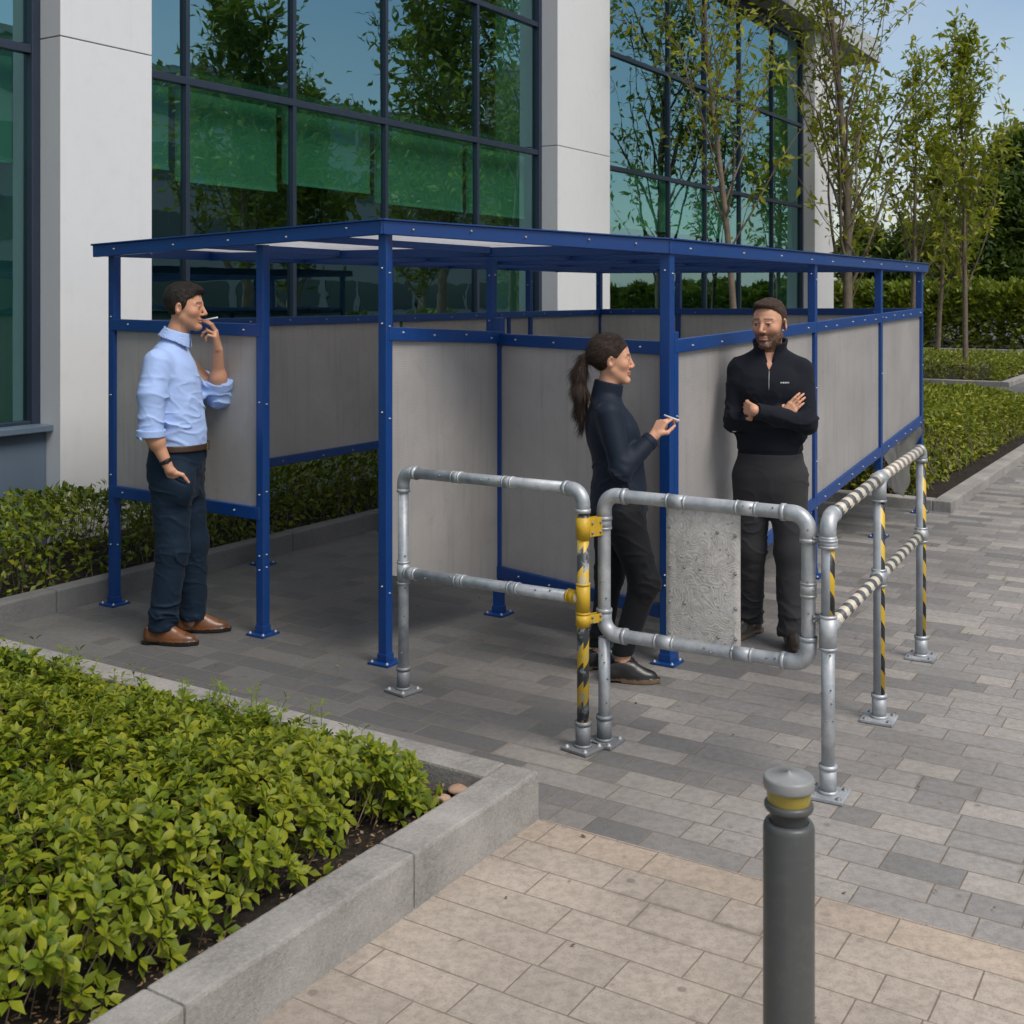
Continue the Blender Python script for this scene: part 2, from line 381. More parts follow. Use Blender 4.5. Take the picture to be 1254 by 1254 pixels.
# galvanised pipe
t = NT('galvanised_pipe'); p = t.pos(); n1 = t.noise(p, 14, 5, 0.65); n2 = t.noise(p, 60, 4, 0.7); n3 = t.noise(p, 4, 3)
c = t.ramp(n1, [(0.3, (0.30, 0.325, 0.35)), (0.5, (0.42, 0.44, 0.46)), (0.72, (0.56, 0.57, 0.58))])
c = t.mix(t.math('MULTIPLY', t.ramp(n2, [(0.62, 0.0), (0.72, 1.0)]), 0.5), c, (0.13, 0.115, 0.10))
c = t.mix(t.math('MULTIPLY', t.ramp(n3, [(0.6, 0.0), (0.75, 1.0)]), 0.3), c, (0.22, 0.19, 0.15))
M['galv'] = t.done(t.bsdf(c, t.math('ADD', 0.36, t.math('MULTIPLY', n1, 0.25)), 0.45, t.bump(n2, 0.12, 0.003)))
def striped(name, c1, c2, pitch, slant, u0=None, u1=None, wear=0.3, base=(0.33, 0.355, 0.38)):
    """tape wound on a pipe: two colours by UV, optionally only on one side of the pipe"""
    t = NT(name); uv = t.n('UVMap').outputs[0]
    sx = t.n('SeparateXYZ'); t.link(uv, sx.inputs[0]); u_, v_ = sx.outputs[0], sx.outputs[1]
    p = t.pos(); n1 = t.noise(p, 22, 5, 0.65); n2 = t.noise(p, 75, 4, 0.7)
    q = t.math('FRACT', t.math('ADD', t.math('DIVIDE', v_, pitch), t.math('MULTIPLY', u_, slant)))
    band = t.math('GREATER_THAN', t.math('ADD', q, t.math('MULTIPLY', t.math('SUBTRACT', n1, 0.5), 0.10)), 0.5)
    c = t.mix(band, c1, c2)
    c = t.mix(t.math('MULTIPLY', t.ramp(n1, [(0.52, 0.0), (0.62, 1.0)]), wear), c, base)
    c = t.mix(t.math('MULTIPLY', t.ramp(n2, [(0.58, 0.0), (0.72, 1.0)]), 0.35), c, (0.10, 0.09, 0.075))
    g = t.ramp(t.noise(p, 14, 5), [(0.3, tuple(x * 0.8 for x in base)), (0.7, tuple(x * 1.25 for x in base))])
    if u0 is not None:
        inside = t.math('MULTIPLY', t.math('GREATER_THAN', u_, u0), t.math('LESS_THAN', u_, u1))
        c = t.mix(inside, g, c)
    return t.done(t.bsdf(c, 0.45, 0.05, t.bump(n2, 0.1, 0.003)))
M['hazard'] = striped('hazard_tape', (0.62, 0.40, 0.015), (0.018, 0.018, 0.018), 0.135, 1.6, 0.005, 0.50, 0.12)
M['hazard_worn'] = striped('worn_hazard_tape', (0.60, 0.39, 0.02), (0.035, 0.04, 0.045), 0.15, -1.2, None, None, 0.75)
M['ringtape'] = striped('cream_ring_tape', (0.60, 0.54, 0.43), (0.075, 0.08, 0.085), 0.105, 0.2, None, None, 0.15)
M['ringtape_brown'] = striped('pale_ring_tape', (0.66, 0.60, 0.50), (0.23, 0.19, 0.165), 0.095, 0.2, None, None, 0.15)
M['yellow'] = paint('yellow_bracket', (0.50, 0.31, 0.015), 0.45, 0.2, 12, 0.35, (0.25, 0.16, 0.02), 0.08)
M['clamp'] = paint('dark_clamp', (0.20, 0.21, 0.22), 0.5, 0.3, 15, 0.3, (0.06, 0.035, 0.02), 0.1, 0.3)
M['bollard'] = paint('bollard_paint', (0.058, 0.061, 0.062), 0.40, 0.4, 5, 0.35, (0.12, 0.115, 0.11), 0.04)
M['bollard_cap'] = paint('bollard_cap_paint', (0.22, 0.225, 0.225), 0.42, 0.3, 8, 0.25, (0.10, 0.10, 0.10), 0.05)
M['lens'] = paint('yellow_lens', (0.27, 0.21, 0.035), 0.25, 0.3, 10, 0.3, (0.15, 0.11, 0.03), 0.02)
# embossed speckled board on the gate
t = NT('embossed_board'); p = t.obj()
nz = t.n('TexNoise', i_Scale=7.0, i_Detail=1.0); t.link(p, nz.inputs['Vector'])
wp = t.n('VectorMath', operation='MULTIPLY_ADD'); t.link(nz.outputs['Color'], wp.inputs[0]); wp.inputs[1].default_value = (0.35, 0.35, 0.35); t.link(p, wp.inputs[2])
cell = t.n('TexVoronoi', feature='F1', i_Scale=15.0); t.link(wp.outputs[0], cell.inputs['Vector'])
arcs = t.math('SINE', t.math('MULTIPLY', cell.outputs['Distance'], 34.0))
a01 = t.math('MULTIPLY', t.math('ADD', arcs, 1.0), 0.5)
n2 = t.noise(p, 30, 5, 0.7); n3 = t.noise(p, 5, 3)
vo = t.n('TexVoronoi', feature='F1', i_Scale=40.0); t.link(p, vo.inputs['Vector'])
c = t.ramp(a01, [(0.0, (0.56, 0.525, 0.48)), (0.5, (0.60, 0.57, 0.53)), (1.0, (0.635, 0.61, 0.575))])
c = t.mix(t.math('MULTIPLY', t.ramp(n2, [(0.35, 1.0), (0.6, 0.0)]), 0.5), c, (0.27, 0.235, 0.20))
c = t.mix(t.math('MULTIPLY', t.ramp(n3, [(0.45, 0.0), (0.65, 1.0)]), 0.4), c, (0.60, 0.58, 0.55))
c = t.mix(t.math('MULTIPLY', t.ramp(vo.outputs['Distance'], [(0.10, 1.0), (0.2, 0.0)]), 0.6), c, (0.13, 0.10, 0.075))
h = t.math('ADD', a01, t.math('MULTIPLY', n2, 0.8))
M['board'] = t.done(t.bsdf(c, 0.75, 0.0, t.bump(h, 0.22, 0.004)))
M['bark'] = concrete('bark', (0.20, 0.155, 0.11), 9.0, 0.45, 0.8)
M['barkpale'] = concrete('pale_bark', (0.30, 0.22, 0.15), 7.0, 0.55, 0.7)
M['leaf_front'] = leafmat('shrub_leaf', [(0.045, 0.088, 0.004), (0.115, 0.180, 0.006), (0.21, 0.255, 0.010), (0.32, 0.325, 0.018)], 0.5, 0.32)
M['leaf_tip'] = leafmat('young_leaf', [(0.13, 0.20, 0.018), (0.21, 0.27, 0.03)], 0.45, 0.35)
M['leaf_back'] = leafmat('hedge_leaf', [(0.035, 0.075, 0.006), (0.085, 0.145, 0.008), (0.155, 0.205, 0.012), (0.26, 0.27, 0.02)], 0.42, 0.25)
M['leaf_right'] = leafmat('golden_hedge_leaf', [(0.075, 0.12, 0.008), (0.15, 0.20, 0.014), (0.25, 0.27, 0.022), (0.34, 0.33, 0.035)], 0.45, 0.3)
M['leaf_tree'] = leafmat('young_tree_leaf', [(0.12, 0.16, 0.007), (0.245, 0.275, 0.012), (0.40, 0.385, 0.026)], 0.5, 0.45)
M['leaf_dark'] = leafmat('dark_tree_leaf', [(0.02, 0.05, 0.008), (0.045, 0.085, 0.010), (0.08, 0.125, 0.014)], 0.5, 0.25)
# ------------------------------------------------------------------ ground
def sheet(name, poly, z, mat, kind='structure'):
    mb = MB(); mb.add([Vector((p[0], p[1], z)) for p in poly], [list(range(len(poly)))])
    o = mb.build(name, mat); o['kind'] = kind; return o
K = G(661, 1004)                                   # outer foot of the planter corner
def KB(s, r, z=0.0): return K - U * s + V * r + Vector((0, 0, z))
sheet('ground', [(-300, -60), (300, -60), (300, 420), (-300, 420)], -0.012, M['asphalt'])
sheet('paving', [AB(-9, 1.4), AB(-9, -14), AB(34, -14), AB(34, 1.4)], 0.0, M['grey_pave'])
sheet('path', [KB(0, -12), KB(9, -12), KB(9, 0.05), KB(0.0, 0.05)], 0.004, M['beige_pave'])
# ------------------------------------------------------------------ kerbed beds
def kerb_run(mb, a, b, inward, w, h, mi=0, seg=0.9, bev=0.012):
    """stones laid end to end from a to b, outer face on the line"""
    a = Vector(a); b = Vector(b); d = b - a; L = d.length; d /= L
    n = max(1, round(L / seg))
    for k in range(n):
        p = a + d * (L * k / n + 0.0015); q = a + d * (L * (k + 1) / n - 0.0015)
        c = (p + q) / 2 + inward * (w / 2) + Vector((0, 0, h / 2 - 0.03))
        mb.box(c, d * ((q - p).length / 2), inward * (w / 2), Vector((0, 0, h / 2 + 0.03)), mi, bev)
fp = empty('planter', K, 'raised planter with pale concrete edging in the near corner, sharp corner pointing at the gate', 'planter', 'kerbed planting beds')
mb = MB(); KW, KH = 0.135, 0.165
kerb_run(mb, KB(0, 0), KB(0.70, 0), V, KW, KH, 0, 0.9, 0.010)
kerb_run(mb, KB(0.70, 0), KB(5.0, 0), V, KW, KH, 0, 0.95, 0.010)
kerb_run(mb, KB(0, KW + 0.0005), KB(0, 5.6), -U, KW, KH, 0, 0.95, 0.010)
mb.build('edging', M['kerb'], fp)
def soil_sheet(mk, s0, s1, r0, r1, z, parent, n=50):
    mb = MB(); vs = []; fs = []
    for i in range(n + 1):
        for j in range(n + 1):
            p = mk(s0 + (s1 - s0) * i / n, r0 + (r1 - r0) * j / n); p.z = z + random.uniform(-0.012, 0.018); vs.append(p)
    for i in range(n):
        for j in range(n):
            k = i * (n + 1) + j; fs.append((k, k + 1, k + n + 2, k + n + 1))
    mb.add(vs, fs, 0, None, True)
    return mb.build('soil', M['soil'], parent)
soil_sheet(KB, KW - 0.01, 5.0, KW - 0.01, 5.6, 0.075, fp, 70)
bp = empty('planter', AB(0, 0.12), 'long planting bed with dark kerb between the shelter and the office building', 'planter', 'kerbed planting beds')
mb = MB(); kerb_run(mb, AB(-7, 0.125), AB(16, 0.125), V, 0.12, 0.125, 0, 0.95, 0.010)
mb.build('edging', M['kerbdark'], bp)
soil_sheet(AB, -7, 16, 0.24, 1.46, 0.07, bp, 60)
R = G(1165, 628)
def RB(s, r, z=0.0): return R + U * s + V * r + Vector((0, 0, z))
rp = empty('planter', R, 'grey kerbed planting bed beyond the striped railing at the far shelter end', 'planter', 'kerbed planting beds')
mb = MB()
kerb_run(mb, RB(0, 0), RB(6.5, 0), V, 0.15, 0.09, 0, 0.95, 0.010)
kerb_run(mb, RB(0, 0.1505), RB(0, 4.2), U, 0.15, 0.09, 0, 0.95, 0.010)
kerb_run(mb, RB(6.5, 0.1505), RB(6.5, 4.2), -U, 0.15, 0.09, 0, 0.95, 0.010)
mb.build('edging', M['kerb'], rp)
soil_sheet(RB, 0.14, 6.4, 0.14, 4.2, 0.06, rp, 50)
R2 = G(1236, 474)
def RC(s, r, z=0.0): return R2 + U * s + V * r + Vector((0, 0, z))
sp_ = empty('planter', R2, 'distant small planting bed with a low clipped hedge and a pale kerb', 'planter', 'kerbed planting beds')
mb = MB()
kerb_run(mb, RC(0, 0), RC(5.5, 0), V, 0.18, 0.10, 0, 1.4)
kerb_run(mb, RC(0, 0.181), RC(0, 7), U, 0.18, 0.10, 0, 1.4)
mb.build('edging', M['kerb'], sp_)
soil_sheet(RC, 0.17, 5.5, 0.17, 7, 0.06, sp_, 20)
FK = G(1254, 434)
fk = empty('planter', FK, 'farthest planting bed behind a straight kerb under the dark trees', 'planter', 'kerbed planting beds')
mb = MB(); kerb_run(mb, FK + V * -18, FK + V * 14, U, 0.2, 0.14, 0, 2.0); mb.build('edging', M['kerb'], fk)
soil_sheet(lambda s, r: FK + U * s + V * r, 0.2, 8, -18, 14, 0.05, fk, 20)
# ------------------------------------------------------------------ office building
BF, BG = 1.42, 1.68                                # pillar face, glass plane
ob = empty('office_building', AB(8, 2), 'large office building with white pillars, dark framed green tinted windows and a flat roof', 'building')
TOP = 6.8
def pillar(pxa, pxb):
    a0, a1 = a_at(pxa, BF), a_at(pxb, BF)
    mb = MB()
    for z0, z1 in ((0, 3.575), (3.583, TOP)):
        mb.box(AB((a0 + a1) / 2, (BF + 2.3) / 2, (z0 + z1) / 2), U * ((a1 - a0) / 2), V * ((2.3 - BF) / 2), ZA * ((z1 - z0) / 2), 0, 0.004)
    mb.box(AB((a0 + a1) / 2, (BF + 2.3) / 2, 3.579), U * ((a1 - a0) / 2 - 0.02), V * ((2.3 - BF) / 2 - 0.02), ZA * 0.02, 1)
    mb.build('pillar', [M['pillar'], M['frame']], ob)
    return a0, a1
pil = [pillar(74, 186), pillar(683, 747), pillar(998, 1021)]
ROWS = [0.88, 3.5, 5.02, 6.62]
def window_bay(a0, a1, mulls, blind=True):
    fr = MB(); mw, md = 0.042, 0.032
    xs = [a0 + 0.05] + mulls + [a1 - 0.05]
    for x in mulls: fr.box(AB(x, BG, 3.84), U * (mw / 2), V * md, ZA * 2.96, 0, 0.004)
    for x in (a0 + 0.035, a1 - 0.035): fr.box(AB(x, BG, 3.84), U * 0.035, V * (md + 0.012), ZA * 2.96, 0, 0.004)
    for z in ROWS: fr.box(AB((a0 + a1) / 2, BG, z), U * ((a1 - a0) / 2 - 0.004), V * (md + 0.003), ZA * 0.03, 0, 0.004)
    fr.box(AB((a0 + a1) / 2, BG, 6.72), U * ((a1 - a0) / 2 - 0.004), V * (md - 0.01), ZA * 0.07, 0)
    f = fr.build('window', M['frame'], ob)
    for i in range(len(xs) - 1):
        for j in range(len(ROWS) - 1):
            x0, x1 = xs[i], xs[i + 1]; z0, z1 = ROWS[j] + 0.03, ROWS[j + 1] - 0.03
            g = MB(); tx, tz = random.gauss(0, 0.0022), random.gauss(0, 0.0022)
            g.box(AB((x0 + x1) / 2, BG + 0.01, (z0 + z1) / 2), U * ((x1 - x0) / 2) + V * (tx * (x1 - x0) / 2), V * 0.004, ZA * ((z1 - z0) / 2) + V * (tz * (z1 - z0) / 2))
            g.build('pane', M['glass'], f)
            if blind and j == 0 and x1 - x0 > 0.3:
                b = MB(); zb = 2.80 + random.choice((0.0, 0.03, -0.06, 0.02, -0.03))
                b.box(AB((x0 + x1) / 2, BG + 0.16, (zb + 3.46) / 2), U * ((x1 - x0) / 2 - 0.035), V * 0.003, ZA * ((3.46 - zb) / 2))
                b.box(AB((x0 + x1) / 2, BG + 0.16, zb - 0.012), U * ((x1 - x0) / 2 - 0.035), V * 0.012, ZA * 0.014, 1)
                b.build('blind', [M['blind'], M['pillar']], f)
    pl = MB(); am = (a0 + a1) / 2; ah = (a1 - a0) / 2 - 0.004
    pl.box(AB(am, BG + 0.0, 0.42), U * ah, V * 0.11, ZA * 0.42, 0, 0.004)
    pl.box(AB(am, BG - 0.06, 0.865), U * ah, V * 0.13, ZA * 0.022, 0, 0.006)
    pl.build('plinth', M['plinth'], ob)
window_bay(-7.0, pil[0][0], [a_at(-140, BG), a_at(-60, BG)])
window_bay(pil[0][1], pil[1][0], [a_at(x, BG) for x in (227, 358, 471, 583)])
window_bay(pil[1][1], pil[2][0], [a_at(x, BG) for x in (818, 863, 905, 945)])
mb = MB()
mb.box(AB(7, 6.2, 3.5), U * 13.8, V * 0.05, ZA * 3.25)
mb.box(AB(7, 4.1, 0.05), U * 13.8, V * 2.05, ZA * 0.05)
mb.box(AB(7, 4.2, 3.62), U * 13.8, V * 1.9, ZA * 0.13)
mb.box(AB(-6.9, 4.1, 3.4), U * 0.05, V * 2.0, ZA * 3.3); mb.box(AB(pil[2][1] - 0.4, 4.1, 3.4), U * 0.05, V * 2.0, ZA * 3.3)
for x in (2.2, 3.9, 5.6, 9.3, 11.5, 13.4):            # desks and shelving inside
    mb.box(AB(x, 3.2, 0.8), U * 0.7, V * 0.4, ZA * 0.02); mb.box(AB(x, 3.5, 0.45), U * 0.65, V * 0.02, ZA * 0.33)
    mb.box(AB(x + 0.2, 3.3, 1.1), U * 0.26, V * 0.02, ZA * 0.17)
    mb.box(AB(x - 0.5, 5.8, 1.1), U * 0.45, V * 0.2, ZA * 1.0)
mb.build('interior', M['interior'], ob)
mb = MB(); aend = pil[2][1]
mb.box(AB(aend - 0.15, 5.2, 3.4), U * 0.14, V * 2.88, ZA * 3.39); mb.build('end_wall', M['pillar'], ob)
mb = MB(); a0, a1 = -8.0, 21.0
mb.box(AB((a0 + a1) / 2, 4.65, TOP + 0.06), U * ((a1 - a0) / 2), V * 3.45, ZA * 0.055, 0, 0.006)
mb.box(AB((a0 + a1) / 2, 4.65, TOP + 0.30), U * ((a1 - a0) / 2 - 0.05), V * 3.40, ZA * 0.18, 0, 0.006)
mb.build('roof', M['soffit'], ob)
# ------------------------------------------------------------------ shelter
sh = empty('smoking_shelter', AB(2.5, -1.2), 'blue steel framed open shelter with frosted grey side panels on the dark paving', 'shelter')
P1 = G(322, 777); P2 = G(472, 812); PM = G(611, 752); P3 = G(817, 812); P6 = G(1126, 628)
P0v = P0.copy()
BCa = a_at(734, 0); PBC = AB(BCa, 0)
def on_line(p, q, px):
    r = (px - CX) / F; d = q - p
    t = (r * p.y - p.x) / (d.x - r * d.y); return p + d * t
P4 = on_line(P3, P6, 995); P5 = on_line(P3, P6, 1076); PE = on_line(PBC, P6, 831)
B1 = AB(a_at(322, 0), 0); B2 = AB(a_at(476, 0), 0); B3 = AB(a_at(491, 0), 0); B4 = AB(a_at(648, 0), 0)
roofpts = {'f0': (AB(a_at(118, 0.05), 0.05), 2.005), 'f2': (G(470, 815), 2.075), 'f3': (G(819, 815), 1.982), 'f6': (P6 + U * 0.10 - V * 0.03, 1.985), 'fc': (AB(BCa + 0.1, 0.05), 2.02)}
def zroof(p):
    ws = zs = 0.0
    for q, z in roofpts.values():
        w = 1.0 / ((Vector((p.x, p.y, 0)) - q).length ** 2 + 1e-4); ws += w; zs += w * z
    return zs / ws
def post(p, ztop, w=0.05, zbot=0.0, plate=True, along=U, name='post'):
    sd = along.cross(ZA)
    mb = MB(); mb.box(Vector((p.x, p.y, (ztop + zbot) / 2)), along * (w / 2), sd * (w / 2), ZA * ((ztop - zbot) / 2), 0, 0.004)
    for z in random.sample((0.36, 0.42, 0.75, 1.2, 1.64, 1.9), 4):
        if zbot < z < ztop - 0.05:
            for s in (sd, -along):
                if s.y < 0: mb.bolt(Vector((p.x, p.y, z + random.uniform(-0.02, 0.02))) + s * (w / 2), s, 0.0036)
                s2 = -s
                if s2.y < 0: mb.bolt(Vector((p.x, p.y, z)) + s2 * (w / 2), s2, 0.0036)
    o = mb.build(name, [M['blue'], M['steel']], sh)
    if plate:
        mb = MB(); mb.box(Vector((p.x, p.y, 0.006)), along * 0.062, sd * 0.062, ZA * 0.006, 0, 0.003)
        for i in (-1, 1):
            for j in (-1, 1): mb.bolt(Vector((p.x, p.y, 0.012)) + along * (0.046 * i) + sd * (0.046 * j), ZA, 0.006)
        mb.box(Vector((p.x, p.y, 0.03)), along * (w / 2 + 0.004), sd * (w / 2 + 0.004), ZA * 0.02, 0, 0.003)
        mb.build('base_plate', [M['blue'], M['steel']], o)
    return o
for p in (P0v, P1, P2, P4, P5, P6, B1, B2, B4, PBC, PE): post(p, zroof(p))
post(P3, zroof(P3), 0.055)
post(P3 + U * 0.055 - V * 0.004, 1.60, 0.045, 0.0, False)
post(PM, 1.655); post(PM + Vector((-0.042, 0.03, 0)), zroof(PM), 0.045, 1.50, False)
post(AB(a_at(622, 0), 0), 1.60, 0.04)
def rail(p, q, zp, zq, h=0.066, w=0.034, nb=4, mi=0, name='rail', inset=0.0):
    p = Vector((p.x, p.y, zp)); q = Vector((q.x, q.y, zq)); d = (q - p).normalized()
    sd = d.cross(ZA).normalized()
    if sd.y > 0: sd = -sd
    off = sd * 0.012
    mb = MB(); mb.bar(p + off + d * inset, q + off - d * inset, w, h, ZA, 0, 0.004)
    for k in range(nb):
        t = (k + 0.5) / nb + random.uniform(-0.04, 0.04)
        mb.bolt(p + (q - p) * t + off + sd * (w / 2) + ZA * random.uniform(-0.008, 0.008), sd, 0.0042)
    return mb.build(name, [M['blue'], M['steel']], sh)
def panel(p, q, ztp, ztq, zbp, zbq, th=0.010, ins=0.024):
    d = (q - p).normalized(); a = p + d * ins; b = q - d * ins; n = d.cross(ZA) * (th / 2)
    vs = [Vector((a.x, a.y, zbp)), Vector((b.x, b.y, zbq)), Vector((b.x, b.y, ztq)), Vector((a.x, a.y, ztp))]
    mb = MB(); mb.add([v - n for v in vs] + [v + n for v in vs], [(0, 3, 2, 1), (4, 5, 6, 7), (0, 1, 5, 4), (1, 2, 6, 5), (2, 3, 7, 6), (3, 0, 4, 7)])
    return mb.build('panel', M['sheet'], sh)
def wall(p, q, tp, tq, bp_, bq, low=True, nb=4, h=0.066):
    rail(p, q, tp, tq, h, nb=nb)
    if low: rail(p, q, bp_, bq, h, nb=nb)
    panel(p, q, tp, tq, bp_, bq)
wall(P0v, P1, 1.612, 1.595, 0.655, 0.635, True, 4)                       # left side
zb = lambda p: 1.605 + 0.02 * min(1, (p - P0v).length / 6)
bk = [P0v, B1, B3, AB(a_at(622, 0), 0), PBC]
for p, q in zip(bk[:-1], bk[1:]): wall(p, q, zb(p), zb(q), 0.67, 0.67, True, 4, 0.058)
wall(PBC, PE, 1.63, 1.64, 0.70, 0.73, True, 3, 0.058); wall(PE, P6, 1.64, 1.655, 0.73, 0.77, True, 4, 0.058)
wall(P2, PM, 1.592, 1.545, 0.42, 0.17, False, 4)                         # front, folded inwards at the middle post
wall(PM, P3, 1.535, 1.522, 0.24, 0.25, True, 4)
LR = (P6 - P3).length
def side(p): t = (p - P3).length / LR; return 1.528 + 0.122 * t, 0.235 + 0.535 * t
for p, q in ((P3 + U * 0.03, P4), (P4, P5), (P5, P6)):
    wall(p, q, side(p)[0], side(q)[0], side(p)[1], side(q)[1], True, 5)
def fascia(p, q, zp, zq, h=0.068, nb=6):
    p = Vector((p.x, p.y, zp)); q = Vector((q.x, q.y, zq)); d = (q - p).normalized(); sd = d.cross(ZA).normalized()
    if sd.y > 0: sd = -sd
    mb = MB(); mb.bar(p, q, 0.03, h, ZA, 0, 0.004, 0.014)
    mb.bar(p + ZA * (h / 2 + 0.004), q + ZA * (h / 2 + 0.004), 0.05, 0.007, ZA, 0, 0.002, 0.02)
    for k in range(nb):
        t = (k + 0.5) / nb + random.uniform(-0.03, 0.03)
        mb.bolt(p + (q - p) * t + sd * 0.015 + ZA * random.uniform(-0.01, 0.01), sd, 0.0044)
    return mb.build('fascia', [M['blue'], M['steel']], sh)
rk = ['f0', 'f2', 'f3', 'f6', 'fc']
for i, k in enumerate(rk):
    (p, zp), (q, zq) = roofpts[k], roofpts[rk[(i + 1) % 5]]
    fascia(p, q, zp + 0.028, zq + 0.028, 0.068 if i < 3 else 0.06, 5 if i in (0, 1) else 9)
# rafters from the front edge to the back, the roof sheets laid between them
def seg_at(px_from, px_to, t): return px_from + (px_to - px_from) * t
def front_edge(a):
    best = None
    for k1, k2 in (('f2', 'f3'), ('f3', 'f6')):
        (p, zp), (q, zq) = roofpts[k1], roofpts[k2]
        ap, aq = (p - P0).dot(U), (q - P0).dot(U)
        if min(ap, aq) <= a <= max(ap, aq):
            t = (a - ap) / (aq - ap); return p + (q - p) * t, zp + (zq - zp) * t
    (p, z) = roofpts['f2'] if a < 1 else roofpts['f6']
    return p, z
fa0 = (roofpts['f2'][0] - P0).dot(U); fa1 = (roofpts['f6'][0] - P0).dot(U)
ra0 = (roofpts['f0'][0] - P0).dot(U); ra1 = (roofpts['fc'][0] - P0).dot(U)
def back_edge(a):
    t = (a - ra0) / (ra1 - ra0); (p, zp), (q, zq) = roofpts['f0'], roofpts['fc']
    return p + (q - p) * t, zp + (zq - zp) * t
NR = 7; edges = []
for k in range(NR + 1):
    t = k / NR
    f_, zf = front_edge(fa0 + (fa1 - fa0) * t); b_, zb_ = back_edge(ra0 + (ra1 - ra0) * t)
    edges.append((Vector((f_.x, f_.y, zf)), Vector((b_.x, b_.y, zb_))))
for k in range(1, NR):
    mb = MB(); mb.bar(edges[k][0] + ZA * 0.02, edges[k][1] + ZA * 0.02, 0.04, 0.05, ZA, 0, 0.003); mb.build('rafter', M['blue'], sh)
for t in (0.33, 0.66):
    mb = MB()
    for k in range(NR):
        p = edges[k][0].lerp(edges[k][1], t); q = edges[k + 1][0].lerp(edges[k + 1][1], t)
        mb.bar(p + ZA * 0.028, q + ZA * 0.028, 0.035, 0.035, ZA, 0, 0.0, -0.021)
    mb.build('purlin', M['blue'], sh)
for k in range(NR):
    mb = MB(); q = [edges[k][0], edges[k + 1][0], edges[k + 1][1], edges[k][1]]
    lo = [v + ZA * 0.0525 for v in q]; hi = [v + ZA * 0.0605 for v in q]
    mb.add(lo + hi, [(0, 3, 2, 1), (4, 5, 6, 7), (0, 1, 5, 4), (1, 2, 6, 5), (2, 3, 7, 6), (3, 0, 4, 7)])
    mb.build('roof_panel', M['roofsheet'], sh)
# loose clear plastic hanging under the last side panel
M['film'] = polycarb('clear_film', (0.45, 0.45, 0.44), 0.5, 0.55)
def film():
    p, q = P5 + U * 0.10, P6 - U * 0.03; n = (q - p).normalized().cross(ZA); nu, nv = 26, 18; vs = []; fs = []
    for i in range(nu + 1):
        for j in range(nv + 1):
            f, g = i / nu, j / nv; c = p.lerp(q, f); zt = side(c)[1] - 0.02; drop = 0.50 - 0.22 * abs(2 * f - 1.1)
            vs.append(at_zz(c + n * (0.03 * math.sin(7 * f + 3 * g) + 0.05 * g * math.sin(4 * f + 1) + 0.012 * math.sin(23 * f - 9 * g)), zt - drop * g))
    for i in range(nu):
        for j in range(nv): k = i * (nv + 1) + j; fs.append((k, k + 1, k + nv + 2, k + nv + 1))
    mb = MB(); mb.add(vs, fs, 0, None, True); o = mb.build('plastic_sheet', M['film'])
    md = o.modifiers.new('thickness', 'SOLIDIFY'); md.thickness = 0.002
    return tag(o, 'crumpled clear plastic sheet hanging below the last side panel of the shelter', 'plastic sheet')
def at_zz(p, z): return Vector((p.x, p.y, z))
film()
# ------------------------------------------------------------------ pipe railings and gate
def fillet(pts, r, n=8):
    pts = [Vector(p) for p in pts]; out = [pts[0]]
    for i in range(1, len(pts) - 1):
        a, b, c = pts[i - 1], pts[i], pts[i + 1]
        d1 = (a - b).normalized(); d2 = (c - b).normalized()
        ang = d1.angle(d2); t = r / math.tan(ang / 2)
        s = b + d1 * t; e = b + d2 * t; ce = b + (d1 + d2).normalized() * (r / math.sin(ang / 2))
        v1 = s - ce; v2 = e - ce; th = v1.angle(v2)
        for k in range(n + 1):
            f = k / n
            out.append(ce + (v1 * math.sin((1 - f) * th) + v2 * math.sin(f * th)) / math.sin(th))
    out.append(pts[-1]); return out
PR = 0.0235
def at_z(p, z): return Vector((p.x, p.y, z))
def elbow(mb, a, b, c, r=0.055, rr=PR + 0.0045, leg=0.035, mi=0):
    a, b, c = Vector(a), Vector(b), Vector(c)
    d1 = (a - b).normalized(); d2 = (c - b).normalized()
    mb.tube(fillet([b + d1 * (r + leg), b, b + d2 * (r + leg)], r, 9), rr, 20, mi)
    for d in (d1, d2):
        q = b + d * (r + leg - 0.006); mb.tube([q - d * 0.010, q + d * 0.006], rr + 0.002, 20, mi)
def collar(mb, p, d, L=0.07, rr=PR + 0.0045, mi=0):
    d = Vector(d).normalized(); p = Vector(p)
    mb.tube([p - d * L / 2, p + d * L / 2], rr, 20, mi)
    for s in (-1, 1): mb.tube([p + d * s * (L / 2 - 0.008), p + d * s * (L / 2 + 0.001)], rr + 0.0012, 20, mi)
def foot(mb, p, along, s=0.062):
    sd = along.cross(ZA)
    mb.box(at_z(p, 0.008), along * s, sd * s, ZA * 0.006, 0, 0.003)
    mb.tube([at_z(p, 0.012), at_z(p, 0.11)], PR + 0.006, 20, 0); mb.tube([at_z(p, 0.012), at_z(p, 0.024)], PR + 0.011, 20, 0)
    mb.tube([at_z(p, 0.098), at_z(p, 0.112)], PR + 0.009, 20, 0)
    for i in (-1, 1):
        for j in (-1, 1): mb.bolt(at_z(p, 0.014) + along * (s * 0.72 * i) + sd * (s * 0.72 * j), ZA, 0.008, 1)
def scuffs(mb, p, q, n, r=PR):
    """rivets and set screws along a pipe"""
    p = Vector(p); q = Vector(q); d = (q - p).normalized()
    for k in range(n):
        c = p + (q - p) * random.uniform(0.08, 0.92)
        nr = Vector((random.uniform(-0.6, 0.6), -1, random.uniform(-0.2, 0.8))); nr = (nr - d * nr.dot(d)).normalized()
        mb.bolt(c + nr * (r - 0.002), nr, random.choice((0.0028, 0.0036)), 1)
GS = [M['galv'], M['clamp']]
A_ = G(494, 847); G1 = G(714, 918); dA = (G1 - A_).normalized()
